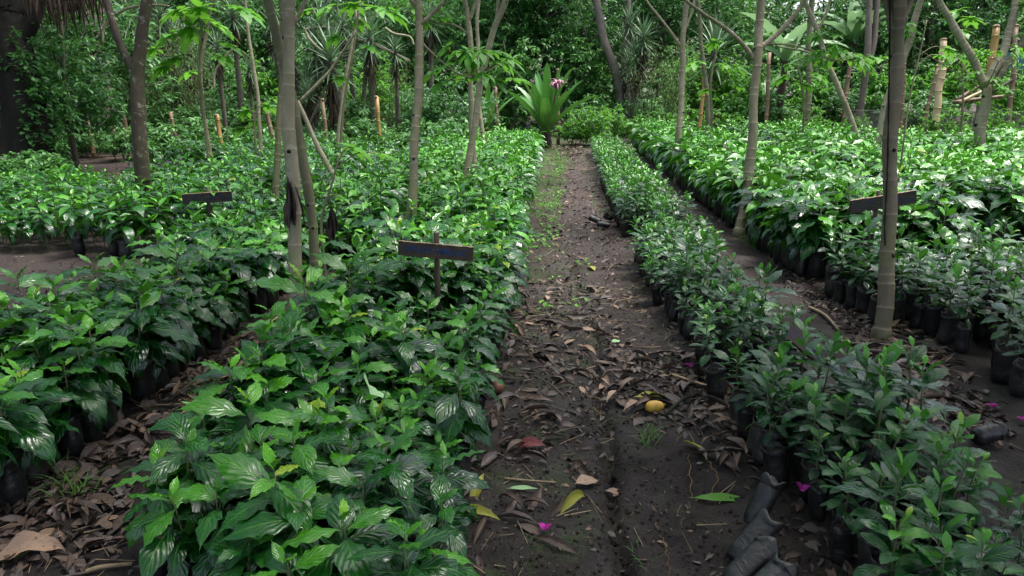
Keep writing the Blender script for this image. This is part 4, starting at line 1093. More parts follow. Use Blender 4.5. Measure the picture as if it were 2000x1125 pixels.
# ------------------------------------------------------------------ unseen mango trees, inferred from the litter, placed to shade the near beds
BT['shade'] = make_broad(21, 7.5, 3.4, 2.2, 1100, .24, 8, 'broad', .30, .2, .5, tint0=.3)
for x, y, lab in ((-4.7, 2.0, 'unseen mango tree placed to shade the near beds, behind the bed beyond litter aisle'), (3.3, 2.4, 'unseen mango tree placed to shade the near end of the narrow bagged bed'), (.2, -3.0, 'unseen mango tree shading the path from behind its near end')):
    plant_tree('shade', (x, y), lab, x, 1.3, 'mango trees shading the near beds', 'mango_tree')

oc = obj('crown', make_broad(33, 8.5, 4.2, 2.2, 1000, .26, 8, 'broad', .36, .2, .55, tint0=.2)[0], M['broad'], old)
oc.scale = (1.15, 1.15, 1.0)

# ------------------------------------------------------------------ signs
def board_sign(label, cx, cy, cz, wd, ht, yaw, roll, seed, text=None, post_top=.06, painted=True, post=True, post_dx=0., pitch=0.):
    z = gzf(cx, cy)
    t = thing('name_board', label, 'sign', (cx, cy, z), yaw, 'painted name boards')
    rs = np.random.RandomState(seed)
    g = Geo()
    nx, nz = 24, 4                                        # plank with slightly uneven sawn edges
    xs = np.linspace(-wd/2, wd/2, nx); top = ht/2+rs.uniform(-.0025, .0025, nx); bot = -ht/2+rs.uniform(-.0025, .0025, nx); th = .011
    front = np.array([[x, -th, b+(t_-b)*k/(nz-1)] for x, t_, b in zip(xs, top, bot) for k in range(nz)])
    back = front*np.array([1, -1, 1])
    i, j = np.meshgrid(np.arange(nx-1), np.arange(nz-1), indexing='ij'); a = (i*nz+j).ravel()
    q = np.stack([a, a+nz, a+nz+1, a+1], 1)
    g.add(front, q); g.add(back, q[:, ::-1])
    for e, m_ in ((0, 0), (nz-1, 1)):
        f = front[e::nz]; b_ = back[e::nz]; V = np.concatenate([f, b_]); k = np.arange(nx-1)
        Q = np.stack([k, k+1, k+1+nx, k+nx], 1); g.add(V, Q if e else Q[:, ::-1], None, 0, m_)
    for e in (0, nx-1):
        f = front[e*nz:(e+1)*nz]; b_ = back[e*nz:(e+1)*nz]; V = np.concatenate([f, b_]); k = np.arange(nz-1)
        Q = np.stack([k, k+1, k+1+nz, k+nz], 1); g.add(V, Q[:, ::-1] if e else Q)
    b = obj('board', g, [M[painted if isinstance(painted, str) else 'painted' if painted else 'wood'], M['wood_edge']], t, (0, 0, cz-z)); b.rotation_euler = (pitch, roll, 0)
    if post:
        g = Geo(); tube(g, [(post_dx, .036, -.1), (post_dx-.004, .034, (cz-z)*.5), (post_dx, .03, cz-z+ht/2+post_top)], [.019, .018, .0175], 10, 0, rough=.05, seed=seed)
        obj('post', g, M['wood'], t)
        g = Geo()
        for dx in (-.012, .012): tube(g, [(post_dx+dx, -th-.003, .01), (post_dx+dx, -th+.004, .01)], .0035, 8)
        obj('nail_heads', g, M['wire'], b)
    if text:
        cu = bpy.data.curves.new('lettering', 'FONT'); cu.body = text; cu.size = ht*.62; cu.extrude = .0006; cu.align_x = 'CENTER'; cu.align_y = 'CENTER'; cu.offset = .0009; cu.space_character = 1.05
        o = bpy.data.objects.new('lettering_curve', cu); COL.objects.link(o)
        bpy.context.view_layer.update()
        me = bpy.data.meshes.new_from_object(o.evaluated_get(bpy.context.evaluated_depsgraph_get()))
        bpy.data.objects.remove(o); bpy.data.curves.remove(cu)
        xs_ = [v.co.x for v in me.vertices]; k = (wd*.86)/(max(xs_)-min(xs_))
        for v in me.vertices: v.co.x = (v.co.x-(max(xs_)+min(xs_))/2)*k; v.co.z *= 1
        me.name = 'lettering'; me.materials.clear(); me.materials.append(M['ink'])
        o = bpy.data.objects.new('lettering', me); COL.objects.link(o); o.parent = b; o.location = (0, -th-.0012, 0); o.rotation_euler = (PI/2, 0, 0)
    return t
v = WP(851, 490, 4.44)
board_sign('weathered board lettered in faded blue, standing in the bed beside the path', v.x, v.y, v.z, .46, .088, -.10, rad(3.2), 1, 'PAPAYO OMBLIGO', painted=False)
v = WP(405, 386, 7.2)
board_sign('small dark board with a blue paint smudge near the lichen-barked tree', v.x, v.y, v.z, .46, .10, .25, rad(-2.2), 2, None, .05)
v = WP(1725, 394, 5.85)
board_sign('dark board slanting up behind the split trunk', v.x, v.y, v.z, .54, .105, .15, rad(-8), 3, None, .03, post_dx=-.03)
v = WP(1618, 738, 3.75)
board_sign('loose plank with blue paint patches fallen among bagged seedlings', v.x, v.y, v.z+.07, .62, .085, .25, rad(38), 4, None, post=False, pitch=-.5, painted='plank')

# ------------------------------------------------------------------ litter, fruit, bracts
def flat_leaf(seed, L, W_, droop, fold, roll, el=.05, prof=prof_ovate, nu=12, wave=.03, curl=0., tint=.5):
    g = Geo(); rs = np.random.RandomState(seed)
    leaves(g, [(-L/2, 0, 0)], 0, el, L, W_, nu, 4, prof, roll, droop, fold, wave, 2.5, tint, curl, rng=rs)
    V = g.V[0]; V[:, 2] -= np.percentile(V[:, 2], 12); V[:, :2] -= V[:, :2].mean(0)
    return g.mesh('fallen_leaf')
LV = [  # look, mesh, material
    ('curled brown', flat_leaf(1, .17, .045, 1.5, .7, .3, .7), 'dry_brown'), ('rolled brown', flat_leaf(2, .19, .05, .5, 1.15, .2, .25), 'dry_brown'),
    ('flat brown', flat_leaf(3, .16, .05, .2, .15, .1), 'dry_brown'), ('twisted brown', flat_leaf(4, .18, .045, -.9, .5, .8, -.3), 'dry_brown'),
    ('pale tan', flat_leaf(5, .12, .05, .4, .2, .1), 'dry_tan'), ('curled tan', flat_leaf(6, .15, .04, 1.3, .6, .2, .6), 'dry_tan'),
    ('folded grey-brown', flat_leaf(7, .16, .055, .6, .8, -.3, .3), 'dry_grey'), ('flat grey-brown', flat_leaf(8, .15, .055, .3, .1, .15), 'dry_grey'),
    ('dark rotting', flat_leaf(9, .17, .055, .5, .4, .4, .2), 'dry_dark'), ('curled dark', flat_leaf(10, .16, .04, 1.7, .8, .1, .8), 'dry_dark'),
    ('narrow brown', flat_leaf(11, .20, .035, .8, .5, -.5, .4), 'dry_brown'), ('broad folded brown', flat_leaf(12, .15, .075, .7, .6, .3, .3), 'dry_brown'),
]
ZONES = [  # count, photograph quad (x0,y0,x1,y1), phrase, weights of tan
    (58, [(1185, 690), (1400, 700), (1440, 800), (1200, 800)], 'in the drift around the yellow mango'),
    (34, [(1340, 790), (1500, 800), (1500, 930), (1350, 900)], 'heaped against the near bags'),
    (52, [(965, 560), (1190, 560), (1190, 690), (960, 690)], 'on the path abreast of the twin stems'),
    (36, [(950, 690), (1190, 690), (1180, 860), (930, 860)], 'on the path bed side of the drain groove'),
    (22, [(900, 850), (1200, 870), (1230, 1060), (900, 1110)], 'near the photographer end of the path'),
    (20, [(1040, 420), (1200, 420), (1220, 560), (1010, 560)], 'on the path behind the lettered board'),
    (34, [(1660, 640), (1850, 680), (2000, 840), (1780, 800)], 'along the foot of the split trunk clump'),
    (30, [(280, 720), (560, 640), (560, 720), (300, 860)], 'in the litter aisle before the twin stems'),
    (26, [(0, 900), (260, 860), (230, 1120), (0, 1120)], 'at the near end of the litter aisle'),
    (14, [(150, 365), (270, 360), (290, 385), (140, 385)], 'beneath the old fluted trunk'),
]
rs = np.random.RandomState(42)
LP = {}
def on_ground(px, py): v = G(px, py); return v.x, v.y, gzf(v.x, v.y)
SKEW = [0, 0, 1, 1, 2, 3, 3, 6, 7, 8, 8, 9, 10, 10, 11, 4, 5]
for cnt, quad, phrase in ZONES:
    q = [Vector(G(*p)) for p in quad]
    for i in range(cnt):
        a, b = rs.rand(), rs.rand()
        p = (q[0]*(1-a)+q[1]*a)*(1-b)+(q[3]*(1-a)+q[2]*a)*b
        k = SKEW[rs.randint(len(SKEW))]; look, me, mt = LV[k]
        lab = f'{look} dry leaf {phrase}'
        s_ = rs.uniform(.55, 1.2)
        loc = (p.x, p.y, gzf(p.x, p.y)+.003+(.03*rs.rand() if 'drift' in phrase or 'heaped' in phrase else .004*rs.rand()))
        if k in LP: o = LP[k].copy(); COL.objects.link(o)
        else: o = obj('fallen_leaf', me, M[mt]); LP[k] = o
        o.location = loc; o.rotation_euler = (rs.uniform(-.22, .22), rs.uniform(-.18, .18), rs.uniform(0, 6.28)); o.scale = (s_, s_*rs.uniform(.8, 1.2), s_)
        tag(o, lab, 'leaf', 'dry fallen leaves')
def one_leaf(name, label, px, py, me, mat, rz, h=0., s_=1., rx=0, ry=0):
    v = G(px, py, h); z = gzf(v.x, v.y) if h == 0 else h
    o = obj(name, me, M[mat], None, (v.x, v.y, z+.008)); o.rotation_euler = (rx, ry, rz); o.scale = (s_,)*3
    return tag(o, label, 'leaf')
one_leaf('fallen_leaf', 'blackened yellow-green leaf lying behind the mango', 1272, 777, flat_leaf(31, .19, .06, .5, .25, .2, .2), 'yellow_leaf', .1)
one_leaf('fallen_leaf', 'long flat green leaf lying across the path near bags', 1412, 968, flat_leaf(32, .27, .045, .2, .3, .3), 'bright', .02)
one_leaf('fallen_leaf', 'crescent-curled half yellow leaf on bare path soil', 1118, 990, flat_leaf(33, .20, .05, 1.9, .4, 1.2, .9), 'yellow_leaf', .9)
one_leaf('fallen_leaf', 'deep red dry leaf on the mossy path edge', 1036, 866, flat_leaf(34, .15, .09, .5, .6, .2, .25), 'dry_red', .2)
one_leaf('fallen_leaf', 'mottled yellow leaf bent against the lettered-board bed', 925, 1018, flat_leaf(35, .22, .05, .9, .5, .4, .4), 'yellow_leaf', -.2)
one_leaf('fallen_leaf', 'upright mottled yellow leaf under the bed edge', 932, 955, flat_leaf(36, .18, .05, .6, .5, .3, .2), 'yellow_leaf', 1.3, 0, 1., 0, -.5)
one_leaf('fallen_leaf', 'tan crinkled leaf on bare path soil, larger of two', 1146, 937, flat_leaf(37, .12, .075, .4, .25, .1), 'dry_tan', .5)
one_leaf('fallen_leaf', 'tan crinkled leaf on bare path soil, smaller of two', 1203, 938, flat_leaf(38, .10, .06, .5, .3, -.1), 'dry_tan', -.4)
one_leaf('fallen_leaf', 'whitish green leaf fragment on the path edge beside grass', 1020, 955, flat_leaf(39, .13, .03, .2, .2, .1), 'pale_leaf', .1)
one_leaf('fallen_leaf', 'whitish leaf lying on path beside the drain groove', 1203, 660, flat_leaf(40, .08, .05, .2, .1, .1), 'pale_leaf', .7)
one_leaf('fallen_leaf', 'yellowing leaf on the path behind the lettered board', 1155, 525, flat_leaf(41, .15, .07, .8, .3, .2, .4), 'yellow_leaf', 2.0)
one_leaf('fallen_leaf', 'yellow blotched leaf leaning beside the heaped leaves', 1357, 880, flat_leaf(42, .16, .05, .6, .4, .5, .3), 'yellow_leaf', 2.2)
one_leaf('fallen_leaf', 'large yellow leaf lying at the foot of the twin stems', 560, 640, flat_leaf(43, .34, .12, .7, .3, .2, .4), 'yellow_leaf', .8)
one_leaf('fallen_leaf', 'big crumpled dry leaf at the near end of the litter aisle', 55, 1090, flat_leaf(44, .30, .16, 1.2, .7, .3, .6, wave=.08), 'dry_tan', .4, 0, .8)
one_leaf('fallen_leaf', 'pale round leaf fallen face down on the coffee foliage', 721, 763, flat_leaf(45, .135, .115, .5, .3, .2, .2, prof_round), 'pale_leaf', 1.9, .57, 1., .75, .1)

# yellow mango with its stalk
def fruit(name, label, px, py, r, ln, mat, rz, tilt=PI/2):
    v = G(px, py); z = gzf(v.x, v.y)
    t = thing(name, label, 'fruit', (v.x, v.y, z+r*.86), rz)
    th = np.linspace(0.02, PI-.02, 16)
    P = np.stack([np.sin(th*1.0-PI/2)*ln/2, .10*r*np.cos(th*2), .06*r*np.cos(th*2+.5)], 1)
    g = Geo(); tube(g, P, np.maximum(.001, np.sin(th)**.8*r*(1+.07*np.cos(th))), 18, .3, seed=2, rough=.012); obj('skin', g, M[mat], t)
    g = Geo(); tube(g, [tuple(P[-1]-[.002, 0, 0]), tuple(P[-1]+[.012, .003, .004])], [.004, .003], 8); obj('stalk', g, M['stick'], t)
fruit('mango', 'ripe yellow mango lying among dry leaves on the path', 1278, 803, .033, .094, 'mango', .15)
fruit('brown_fruit', 'rotting brown fruit under the path edge of the bed', 971, 770, .035, .075, 'brown_fruit', 1.0)
fruit('brown_fruit', 'small dark fruit lying in the litter aisle', 505, 693, .032, .066, 'brown_fruit', .4)

def bract(px, py, label, h=0.):
    rs = np.random.RandomState(px); v = G(px, py, h); z = gzf(v.x, v.y) if h == 0 else h
    g = Geo(); leaves(g, np.zeros((3, 3))+[0, 0, .004], np.arange(3)*2.09+rs.rand(), rs.uniform(.5, .95, 3), .036, .030, 5, 3, prof_ovate, 0, rs.uniform(.2, 1.2, 3), .35, .05, 3, .5, rng=rs)
    tag(obj('fallen_bract', g, M['petal'], None, (v.x, v.y, z+.006)), label, 'flower', 'magenta bougainvillea bracts')
bract(1064, 1043, 'magenta bract on a yellowed leaf, near photographer end of path')
bract(1347, 717, 'magenta bract beside a pale stick on the path')
bract(1444, 805, 'magenta bract against the near black bags')
bract(1566, 962, 'magenta bract under the near bagged seedlings', .12)
bract(1806, 900, 'magenta bract behind the near bagged seedlings')
bract(1938, 797, 'magenta bract below the split trunk clump')
bract(1996, 832, 'magenta bract beside the torn black bag')
bract(58, 562, 'magenta bract on the bare soil patch')
bract(1155, 370, 'magenta bract by the far tipped bags')

def stick(label, a, b, r, mat='stick', h=.012, name='fallen_stick'):
    A_ = G(*a); B_ = G(*b); base = Vector((A_.x, A_.y, gzf(A_.x, A_.y)))
    mid = (A_+B_)/2
    rs = np.random.RandomState(int(a[0]))
    P = [Vector((0, 0, r+.004)), Vector((mid.x, mid.y, gzf(mid.x, mid.y)+r+h))-base+Vector((rs.uniform(-.02, .02), rs.uniform(-.02, .02), 0)), Vector((B_.x, B_.y, gzf(B_.x, B_.y)+r+.004))-base]
    g = Geo(); tube(g, catmull(P, 14), np.linspace(r, r*.75, 14), 7, 0, rough=.09, seed=3)
    tag(obj(name, g, M[mat], None, base), label, 'stick', 'sticks fallen on the soil')
stick('pale stick pointing from the mango drift to the bags', (1310, 735), (1400, 763), .011)
stick('pale stick leaning across the aisle behind the fallen plank', (1580, 603), (1637, 645), .012)
stick('thin tan twig on the mossy edge of the path', (985, 935), (1085, 932), .005)
stick('thin dark twig lying near the drain groove', (1045, 735), (1100, 775), .004, 'bark')
stick('dark forked stick propped by the mango', (1295, 820), (1370, 765), .009, 'old_bark', .03)
stick('thin twig at the path edge behind the twig pile', (1000, 622), (1080, 612), .005)
stick('brown palm sheath strip at the foot of the split trunk', (1660, 675), (1810, 690), .014, 'dry_brown')
stick('second sheath strip along the foot of the split trunk', (1690, 690), (1790, 700), .016, 'dry_brown')
stick('pale twig in the litter aisle', (300, 800), (430, 790), .006)
stick('slanting pale twig by the twin stems', (330, 830), (470, 745), .007)
stick('pale cut stem by the near end of the litter aisle', (170, 1122), (260, 1108), .009)

# exposed roots in the path
for i, (a, lab) in enumerate([([(1382, 905), (1402, 930), (1385, 960), (1400, 975)], 'thin yellow root squiggle near the long green leaf'), ([(1310, 815), (1330, 840), (1318, 865)], 'thin pale root below the mango'),
                              ([(1280, 1010), (1300, 1060), (1310, 1115)], 'thin root along the drain groove'), ([(1345, 890), (1350, 960), (1330, 1020)], 'long brown root crossing the path'), ([(1410, 870), (1420, 905), (1440, 935)], 'curled root at the heaped leaves')]):
    P = [Vector(on_ground(*p)) for p in a]; base = P[0].copy()
    g = Geo(); Q = catmull([p-base for p in P], 22); Q[:, 2] += .004+.004*np.sin(np.arange(22)*1.1); Q[:, 0] += .006*np.sin(np.arange(22)*1.7+i)
    tube(g, Q, np.linspace(.0022, .0010, 22), 5, 0); tag(obj('bare_root', g, M['root'], None, base), lab, 'root', 'roots in the path')

# small litter, clods, grass: uncountable
rs = np.random.RandomState(8)
g = Geo()
def region(n, poly):
    q = [Vector(G(*p)) for p in poly]; a = rs.rand(n)[:, None]; b = rs.rand(n)[:, None]; q = [np.array(v) for v in q]
    return ((q[0]*(1-a)+q[1]*a)*(1-b)+(q[3]*(1-a)+q[2]*a)*b)
def scatter_litter(P, l0, l1, mats, lift=.004):
    n = len(P); z = gz(P[:, 0], P[:, 1])+lift
    O = np.stack([P[:, 0], P[:, 1], z], 1)
    mi = rs.choice(mats, n)
    for m in set(mats):
        s = mi == m; k = s.sum()
        if not k: continue
        L = rs.uniform(l0, l1, k)*rs.uniform(.5, 1, k)
        leaves(g, O[s], rs.uniform(0, 6.28, k), rs.uniform(-.1, .5, k), L, L*rs.uniform(.25, .6, k), 4, 2, prof_ovate, rs.uniform(-.7, .7, k), rs.uniform(-.6, 1.4, k), rs.uniform(0, .9, k), .05, 2, rs.rand(k), 0, m, rs)
B_, T_, R_, D_ = 0, 1, 2, 3
scatter_litter(region(900, [(1060, 300), (1150, 300), (1230, 560), (990, 560)]), .03, .10, [B_, B_, T_, R_, D_])
scatter_litter(region(700, [(1090, 285), (1130, 285), (1210, 470), (1030, 470)]), .05, .12, [B_, B_, T_, R_, D_])
scatter_litter(region(520, [(960, 540), (1200, 540), (1240, 700), (950, 700)]), .03, .11, [B_, B_, B_, R_, D_, T_])
scatter_litter(region(420, [(940, 690), (1200, 690), (1200, 900), (920, 900)]), .02, .10, [B_, B_, R_, D_])
scatter_litter(region(420, [(1190, 690), (1420, 690), (1480, 900), (1230, 810)]), .03, .13, [B_, B_, R_, D_, D_], .012)
scatter_litter(region(260, [(900, 900), (1400, 900), (1420, 1120), (890, 1120)]), .01, .05, [B_, R_, D_, T_])
scatter_litter(region(650, [(250, 740), (560, 620), (570, 720), (280, 900)]), .03, .13, [B_, B_, R_, D_, T_], .010)
scatter_litter(region(420, [(0, 880), (300, 830), (230, 1125), (0, 1125)]), .03, .14, [B_, B_, R_, D_], .012)
scatter_litter(region(700, [(1600, 590), (1800, 640), (2000, 880), (1750, 830)]), .03, .13, [B_, B_, B_, R_, D_, T_], .008)
scatter_litter(region(500, [(1470, 470), (1560, 520), (1680, 640), (1560, 590)]), .03, .09, [B_, R_, D_, T_])
scatter_litter(region(420, [(1180, 430), (1230, 430), (1330, 690), (1190, 690)]), .015, .07, [B_, R_, D_, T_])
scatter_litter(region(260, [(1130, 290), (1150, 290), (1215, 430), (1180, 430)]), .02, .08, [B_, R_, D_, T_])
scatter_litter(region(300, [(1340, 340), (1440, 460), (1480, 480), (1330, 390)]), .03, .10, [B_, R_, T_])
scatter_litter(region(300, [(0, 500), (230, 520), (100, 600), (0, 600)]), .02, .06, [B_, R_, D_])
scatter_litter(region(1200, [(90, 352), (420, 290), (760, 280), (300, 385)]), .05, .14, [B_, B_, T_, R_])
scatter_litter(region(220, [(1085, 285), (1140, 285), (1150, 305), (1080, 305)]), .05, .16, [T_, B_], .02)
for nm, x0, x1, y0, y1, lg, pg, kd, scl, edge, phrase in BEDS[:2]+BEDS[6:7]:
    n = 900; P = np.stack([rs.uniform(x0-.12, x1+.12, n), y0+rs.rand(n)**1.6*7, np.zeros(n)], 1); scatter_litter(P, .03, .12, [B_, B_, R_, D_], .004)
kind(tag(obj('leaf_litter', g, [M['dry_brown'], M['dry_tan'], M['dry_grey'], M['dry_dark']]), 'crumbled dry leaf litter over the dark soil', 'litter'), 'stuff')

g = Geo()
def clods(P, r0, r1):
    n = len(P); r = rs.uniform(r0, r1, n)*rs.rand(n)
    ang = np.arange(6)/6*2*PI
    rings = [(0.05, -.6), (.85, -.25), (1., .25), (.55, .75), (.05, .92)]
    V = np.stack([np.stack([np.cos(ang)*k, np.sin(ang)*k, np.full(6, h)], 1) for k, h in rings]).reshape(-1, 3)
    W_ = V[None]*r[:, None, None]*(1+rs.uniform(-.35, .35, (n, len(V), 1)))
    W_ = W_+np.stack([P[:, 0], P[:, 1], gz(P[:, 0], P[:, 1])+r*.15], 1)[:, None]
    i, j = np.meshgrid(np.arange(4), np.arange(6), indexing='ij'); a = (i*6+j).ravel(); b = (i*6+(j+1) % 6).ravel()
    q = np.stack([a, b, b+6, a+6], 1)
    g.add(W_, (q[None]+(np.arange(n)*len(V))[:, None, None]).reshape(-1, 4))
yy = 1.9+rs.rand(900)**1.5*6; P = np.stack([groove_x(yy)+rs.normal(0, .05, 900), yy], 1); clods(P, .003, .014)
P = np.stack([rs.uniform(-.3, 1.0, 5200), 1.9+rs.rand(5200)**1.6*7], 1); clods(P, .002, .011)
P = np.stack([rs.uniform(1.4, 2.3, 900), 2.4+rs.rand(900)*4.5], 1); clods(P, .003, .014)
kind(tag(obj('soil_clods', g, M['soil']), 'loose crumbs of dark soil on the trodden path', 'soil'), 'stuff')

g = Geo()
def twigs(P, l0, l1):
    n = len(P); a = rs.uniform(0, 6.28, n); l = rs.uniform(l0, l1, n); z = gz(P[:, 0], P[:, 1])+.006
    A_ = np.stack([P[:, 0], P[:, 1], z], 1); x1 = P[:, 0]+np.cos(a)*l; y1 = P[:, 1]+np.sin(a)*l
    sticks(g, A_, np.stack([x1, y1, gz(x1, y1)+.006+rs.uniform(0, .012, n)], 1), rs.uniform(.001, .003, n), .3)
twigs(region(170, [(1060, 320), (1180, 320), (1260, 560), (990, 560)]), .06, .25)
twigs(region(150, [(960, 560), (1250, 560), (1420, 800), (950, 800)]), .05, .22)
twigs(region(60, [(930, 800), (1440, 800), (1420, 1120), (900, 1120)]), .04, .15)
twigs(region(110, [(250, 740), (560, 620), (570, 720), (280, 900)]), .05, .2)
twigs(region(60, [(0, 900), (280, 850), (230, 1125), (0, 1125)]), .05, .2)
twigs(region(110, [(1600, 590), (1800, 640), (2000, 880), (1750, 830)]), .05, .22)
kind(tag(obj('twig_litter', g, [M['stick']]), 'thin dry twigs strewn over the soil', 'twigs'), 'stuff')
g = Geo()
def grass(P, l0, l1, blades, spread=.03, w_=.006, tint=.4):
    for k in range(blades):
        n = len(P); O = np.stack([P[:, 0]+rs.normal(0, spread, n), P[:, 1]+rs.normal(0, spread, n), gz(P[:, 0], P[:, 1])-.003], 1)
        leaves(g, O, rs.uniform(0, 6.28, n), rs.uniform(.5, 1.5, n), rs.uniform(l0, l1, n), w_, 4, 2, prof_blade, 0, rs.uniform(.2, 1.4, n), .3, 0, 3, tint+rs.uniform(-.3, .3, n), rng=rs)
pts = lambda L: np.array([on_ground(*p) for p in L])
grass(pts([(1268, 855), (1275, 848), (1262, 862)]), .06, .14, 12, .02)
grass(pts([(1165, 655), (1150, 660), (1175, 668)]), .05, .10, 10, .05, .004)
grass(pts([(1142, 570), (1138, 560), (1150, 585), (1090, 590)]), .04, .09, 9, .05)
grass(pts([(1240, 1060), (1250, 1085)]), .05, .09, 4, .02, .004)
grass(pts([(130, 955), (145, 965), (120, 950)]), .10, .2, 12, .03, .008)
grass(pts([(400, 760), (412, 752), (390, 768), (430, 742), (470, 720)]), .06, .15, 10, .03, .006)
grass(region(260, [(1050, 300), (1105, 300), (1090, 430), (1030, 430)]), .05, .16, 6, .06, .007)
grass(region(200, [(1050, 262), (1100, 275), (1120, 330), (1050, 330)]), .06, .2, 6, .07, .008)
grass(region(120, [(1120, 290), (1150, 290), (1200, 420), (1165, 420)]), .04, .10, 5, .05)
grass(region(340, [(1800, 440), (2000, 440), (2000, 530), (1860, 500)]), .06, .22, 8, .07, .008, .5)
grass(region(60, [(1450, 450), (1520, 470), (1540, 520), (1460, 480)]), .05, .14, 6, .04)
grass(region(90, [(990, 430), (1120, 430), (1160, 640), (980, 640)]), .02, .06, 5, .03, .004)
grass(region(90, [(1760, 230), (2000, 215), (2000, 260), (1780, 250)]), .1, .3, 8, .15, .015, .5)
kind(tag(obj('grass', g, M['grass']), 'sparse grass and sprouts on the path and in the aisles', 'grass'), 'stuff')
g = Geo()
def cover(P, l0, l1, per=5):
    for k in range(per):
        n = len(P); O = np.stack([P[:, 0]+rs.normal(0, .04, n), P[:, 1]+rs.normal(0, .04, n), gz(P[:, 0], P[:, 1])+rs.uniform(.005, .05, n)], 1); L = rs.uniform(l0, l1, n)
        leaves(g, O, rs.uniform(0, 6.28, n), rs.uniform(-.2, .7, n), L, L*.6, 4, 2, prof_round, 0, .5, .25, 0, 3, rs.uniform(.2, .9, n), rng=rs)
cover(region(130, [(1040, 300), (1100, 300), (1100, 480), (1010, 480)]), .03, .07, 6)
cover(region(14, [(990, 480), (1150, 480), (1160, 620), (990, 620)]), .02, .06, 4)
cover(region(60, [(0, 380), (100, 375), (200, 400), (0, 440)]), .05, .09, 7)
cover(region(30, [(1760, 500), (1900, 500), (1980, 560), (1800, 560)]), .03, .06, 5)
cover(region(160, [(1700, 215), (2000, 200), (2000, 240), (1750, 240)]), .10, .22, 5)
cover(region(200, [(1380, 195), (1900, 195), (1900, 212), (1380, 212)]), .10, .2, 6)
kind(tag(obj('ground_cover', g, M['bright']), 'low broad-leaved weeds creeping along the path side', 'weeds'), 'stuff')

# ------------------------------------------------------------------ tipped and torn grow bags
def lying_bag(label, px, py, rz, tilt, seed, h=.2, r=.05, s_=1.0, up=.0):
    v = G(px, py); z = gzf(v.x, v.y); rs = np.random.RandomState(seed)
    t = thing('tipped_grow_bag', label, 'grow bag', (v.x, v.y, z+r*.7+up), rz, 'tipped grow bags', s_*(.72 if seed >= 10 else 1)); t.rotation_euler = (0, tilt, rz)
    g = Geo(); bag_geo(g, rs, h, r, (0, 0, 0), 28, 22, 0, .035, .004); g.V[0] = g.V[0]*np.array([.82, 1.12, 1]); obj('bag_skin', g, M['bag'], t)
    g = Geo(); soil_geo(g, h*.88, r*.9); obj('potting_soil', g, M['soil'], t)
lying_bag('black bag tipped toward the path, topmost of the near leaning bags', 1432, 1095, .6, 1.0, 1, .20, .040)
lying_bag('black bag tipped toward the path, middle of the near leaning bags', 1420, 1150, .55, 1.05, 2, .21, .042)
lying_bag('black bag tipped toward the path, lowest of the near leaning bags', 1450, 1205, .5, 1.1, 3, .20, .042)
lying_bag('black bag leaning on its neighbours just above the near leaning bags', 1465, 1035, .7, .6, 4, .19, .040)
lying_bag('torn shiny black bag lying in the aisle below the split trunk clump', 1900, 868, .1, 1.35, 5, .12, .045)
for i, (px, py) in enumerate([(1172, 437), (1190, 446), (1207, 440), (1195, 430)]):
    lying_bag(['smallest', 'dustiest', 'most upright', 'rearmost'][i]+' of the tipped bags where the narrow bed is broken', px, py, 2.6+i*.5, [1.3, 1.45, .35, 1.2][i], 10+i, .2, .055)

# ------------------------------------------------------------------ far side: fence, bank, shelter, canes
xL, yL = W2(1660, 21.5); xR, yR = W2(2060, 20.0)
g = Geo(); n = 150; L_ = math.hypot(xR-xL, yR-yL); ux, uy = (xR-xL)/L_, (yR-yL)/L_; hF = .95
t = thing('wire_fence', 'sagging chicken wire fence in front of the soil bank', 'fence', (xL, yL, gzf(xL, yL)))
A_, B2 = [], []
for k in range(n):
    s_ = L_*k/n
    for sg in (1, -1):
        e = s_+sg*hF*.8
        if 0 <= e <= L_: A_.append((ux*s_, uy*s_, 0.02)); B2.append((ux*e, uy*e, hF))
sticks(g, A_, B2, .0035); sticks(g, [(0, 0, hF)], [(ux*L_, uy*L_, hF)], .005); obj('wire_mesh', g, M['wire'], t)
for s_ in (0, .33, .66, 1.0):
    g = Geo(); tube(g, [(ux*L_*s_, uy*L_*s_+.03, -.1), (ux*L_*s_, uy*L_*s_+.03, 1.1)], .04, 8, 0, rough=.1); obj('post', g, M['bark'], t)
g = Geo(); xx, yy = np.meshgrid(np.linspace(0, 1, 60), np.linspace(0, 1, 20), indexing='ij')
bx, by = W2(1690, 24.); cx, cy = W2(2120, 22.5)
X = bx+(cx-bx)*xx; Y = by+(cy-by)*xx+yy*3.2-.2
hB = np.sin(PI*np.clip(yy*1.1, 0, 1))**.7*np.clip(xx*5, 0, 1)*(.55+.5*xx+.35*vnoise(X*1.2, Y*1.2, 3))+.12*vnoise(X*4, Y*4, 5)-.12
i, j = np.meshgrid(np.arange(59), np.arange(19), indexing='ij'); a = (i*20+j).ravel()
g.add(np.stack([X, Y, gz(X, Y)+hB], -1), np.stack([a, a+20, a+21, a+1], 1)); kind(obj('soil_bank', g, M['bank']), 'structure')
def lying_cane(label, a, b, zc, w_, mat):
    A_ = WP(*a, zc); B_ = WP(*b, zc); g = Geo(); rs = np.random.RandomState(int(a[0]))
    PP, R, am, s, P = ringed_path([(0, 0, 0), tuple((B_-A_)/2), tuple(B_-A_)], w_/2/F*zc, w_/2/F*zc*.8, .3, rs=rs); tube(g, PP, R, 10, am)
    tag(obj('loose_cane', g, M[mat], None, A_), label, 'cane', 'canes piled by the fence')
lying_cane('orange cane lying level across the fence', (1862, 200), (1960, 188), 20.6, 8, 'cane_brown')
lying_cane('upper slanting cane of the pile by the fence', (1868, 196), (1925, 160), 20.8, 8, 'cane_brown')
lying_cane('lower slanting cane of the pile by the fence', (1875, 200), (1930, 172), 20.4, 7, 'cane_pale')
lying_cane('dark cane leaning out past the Y-forked tree', (1940, 180), (1985, 150), 21, 7, 'bark')
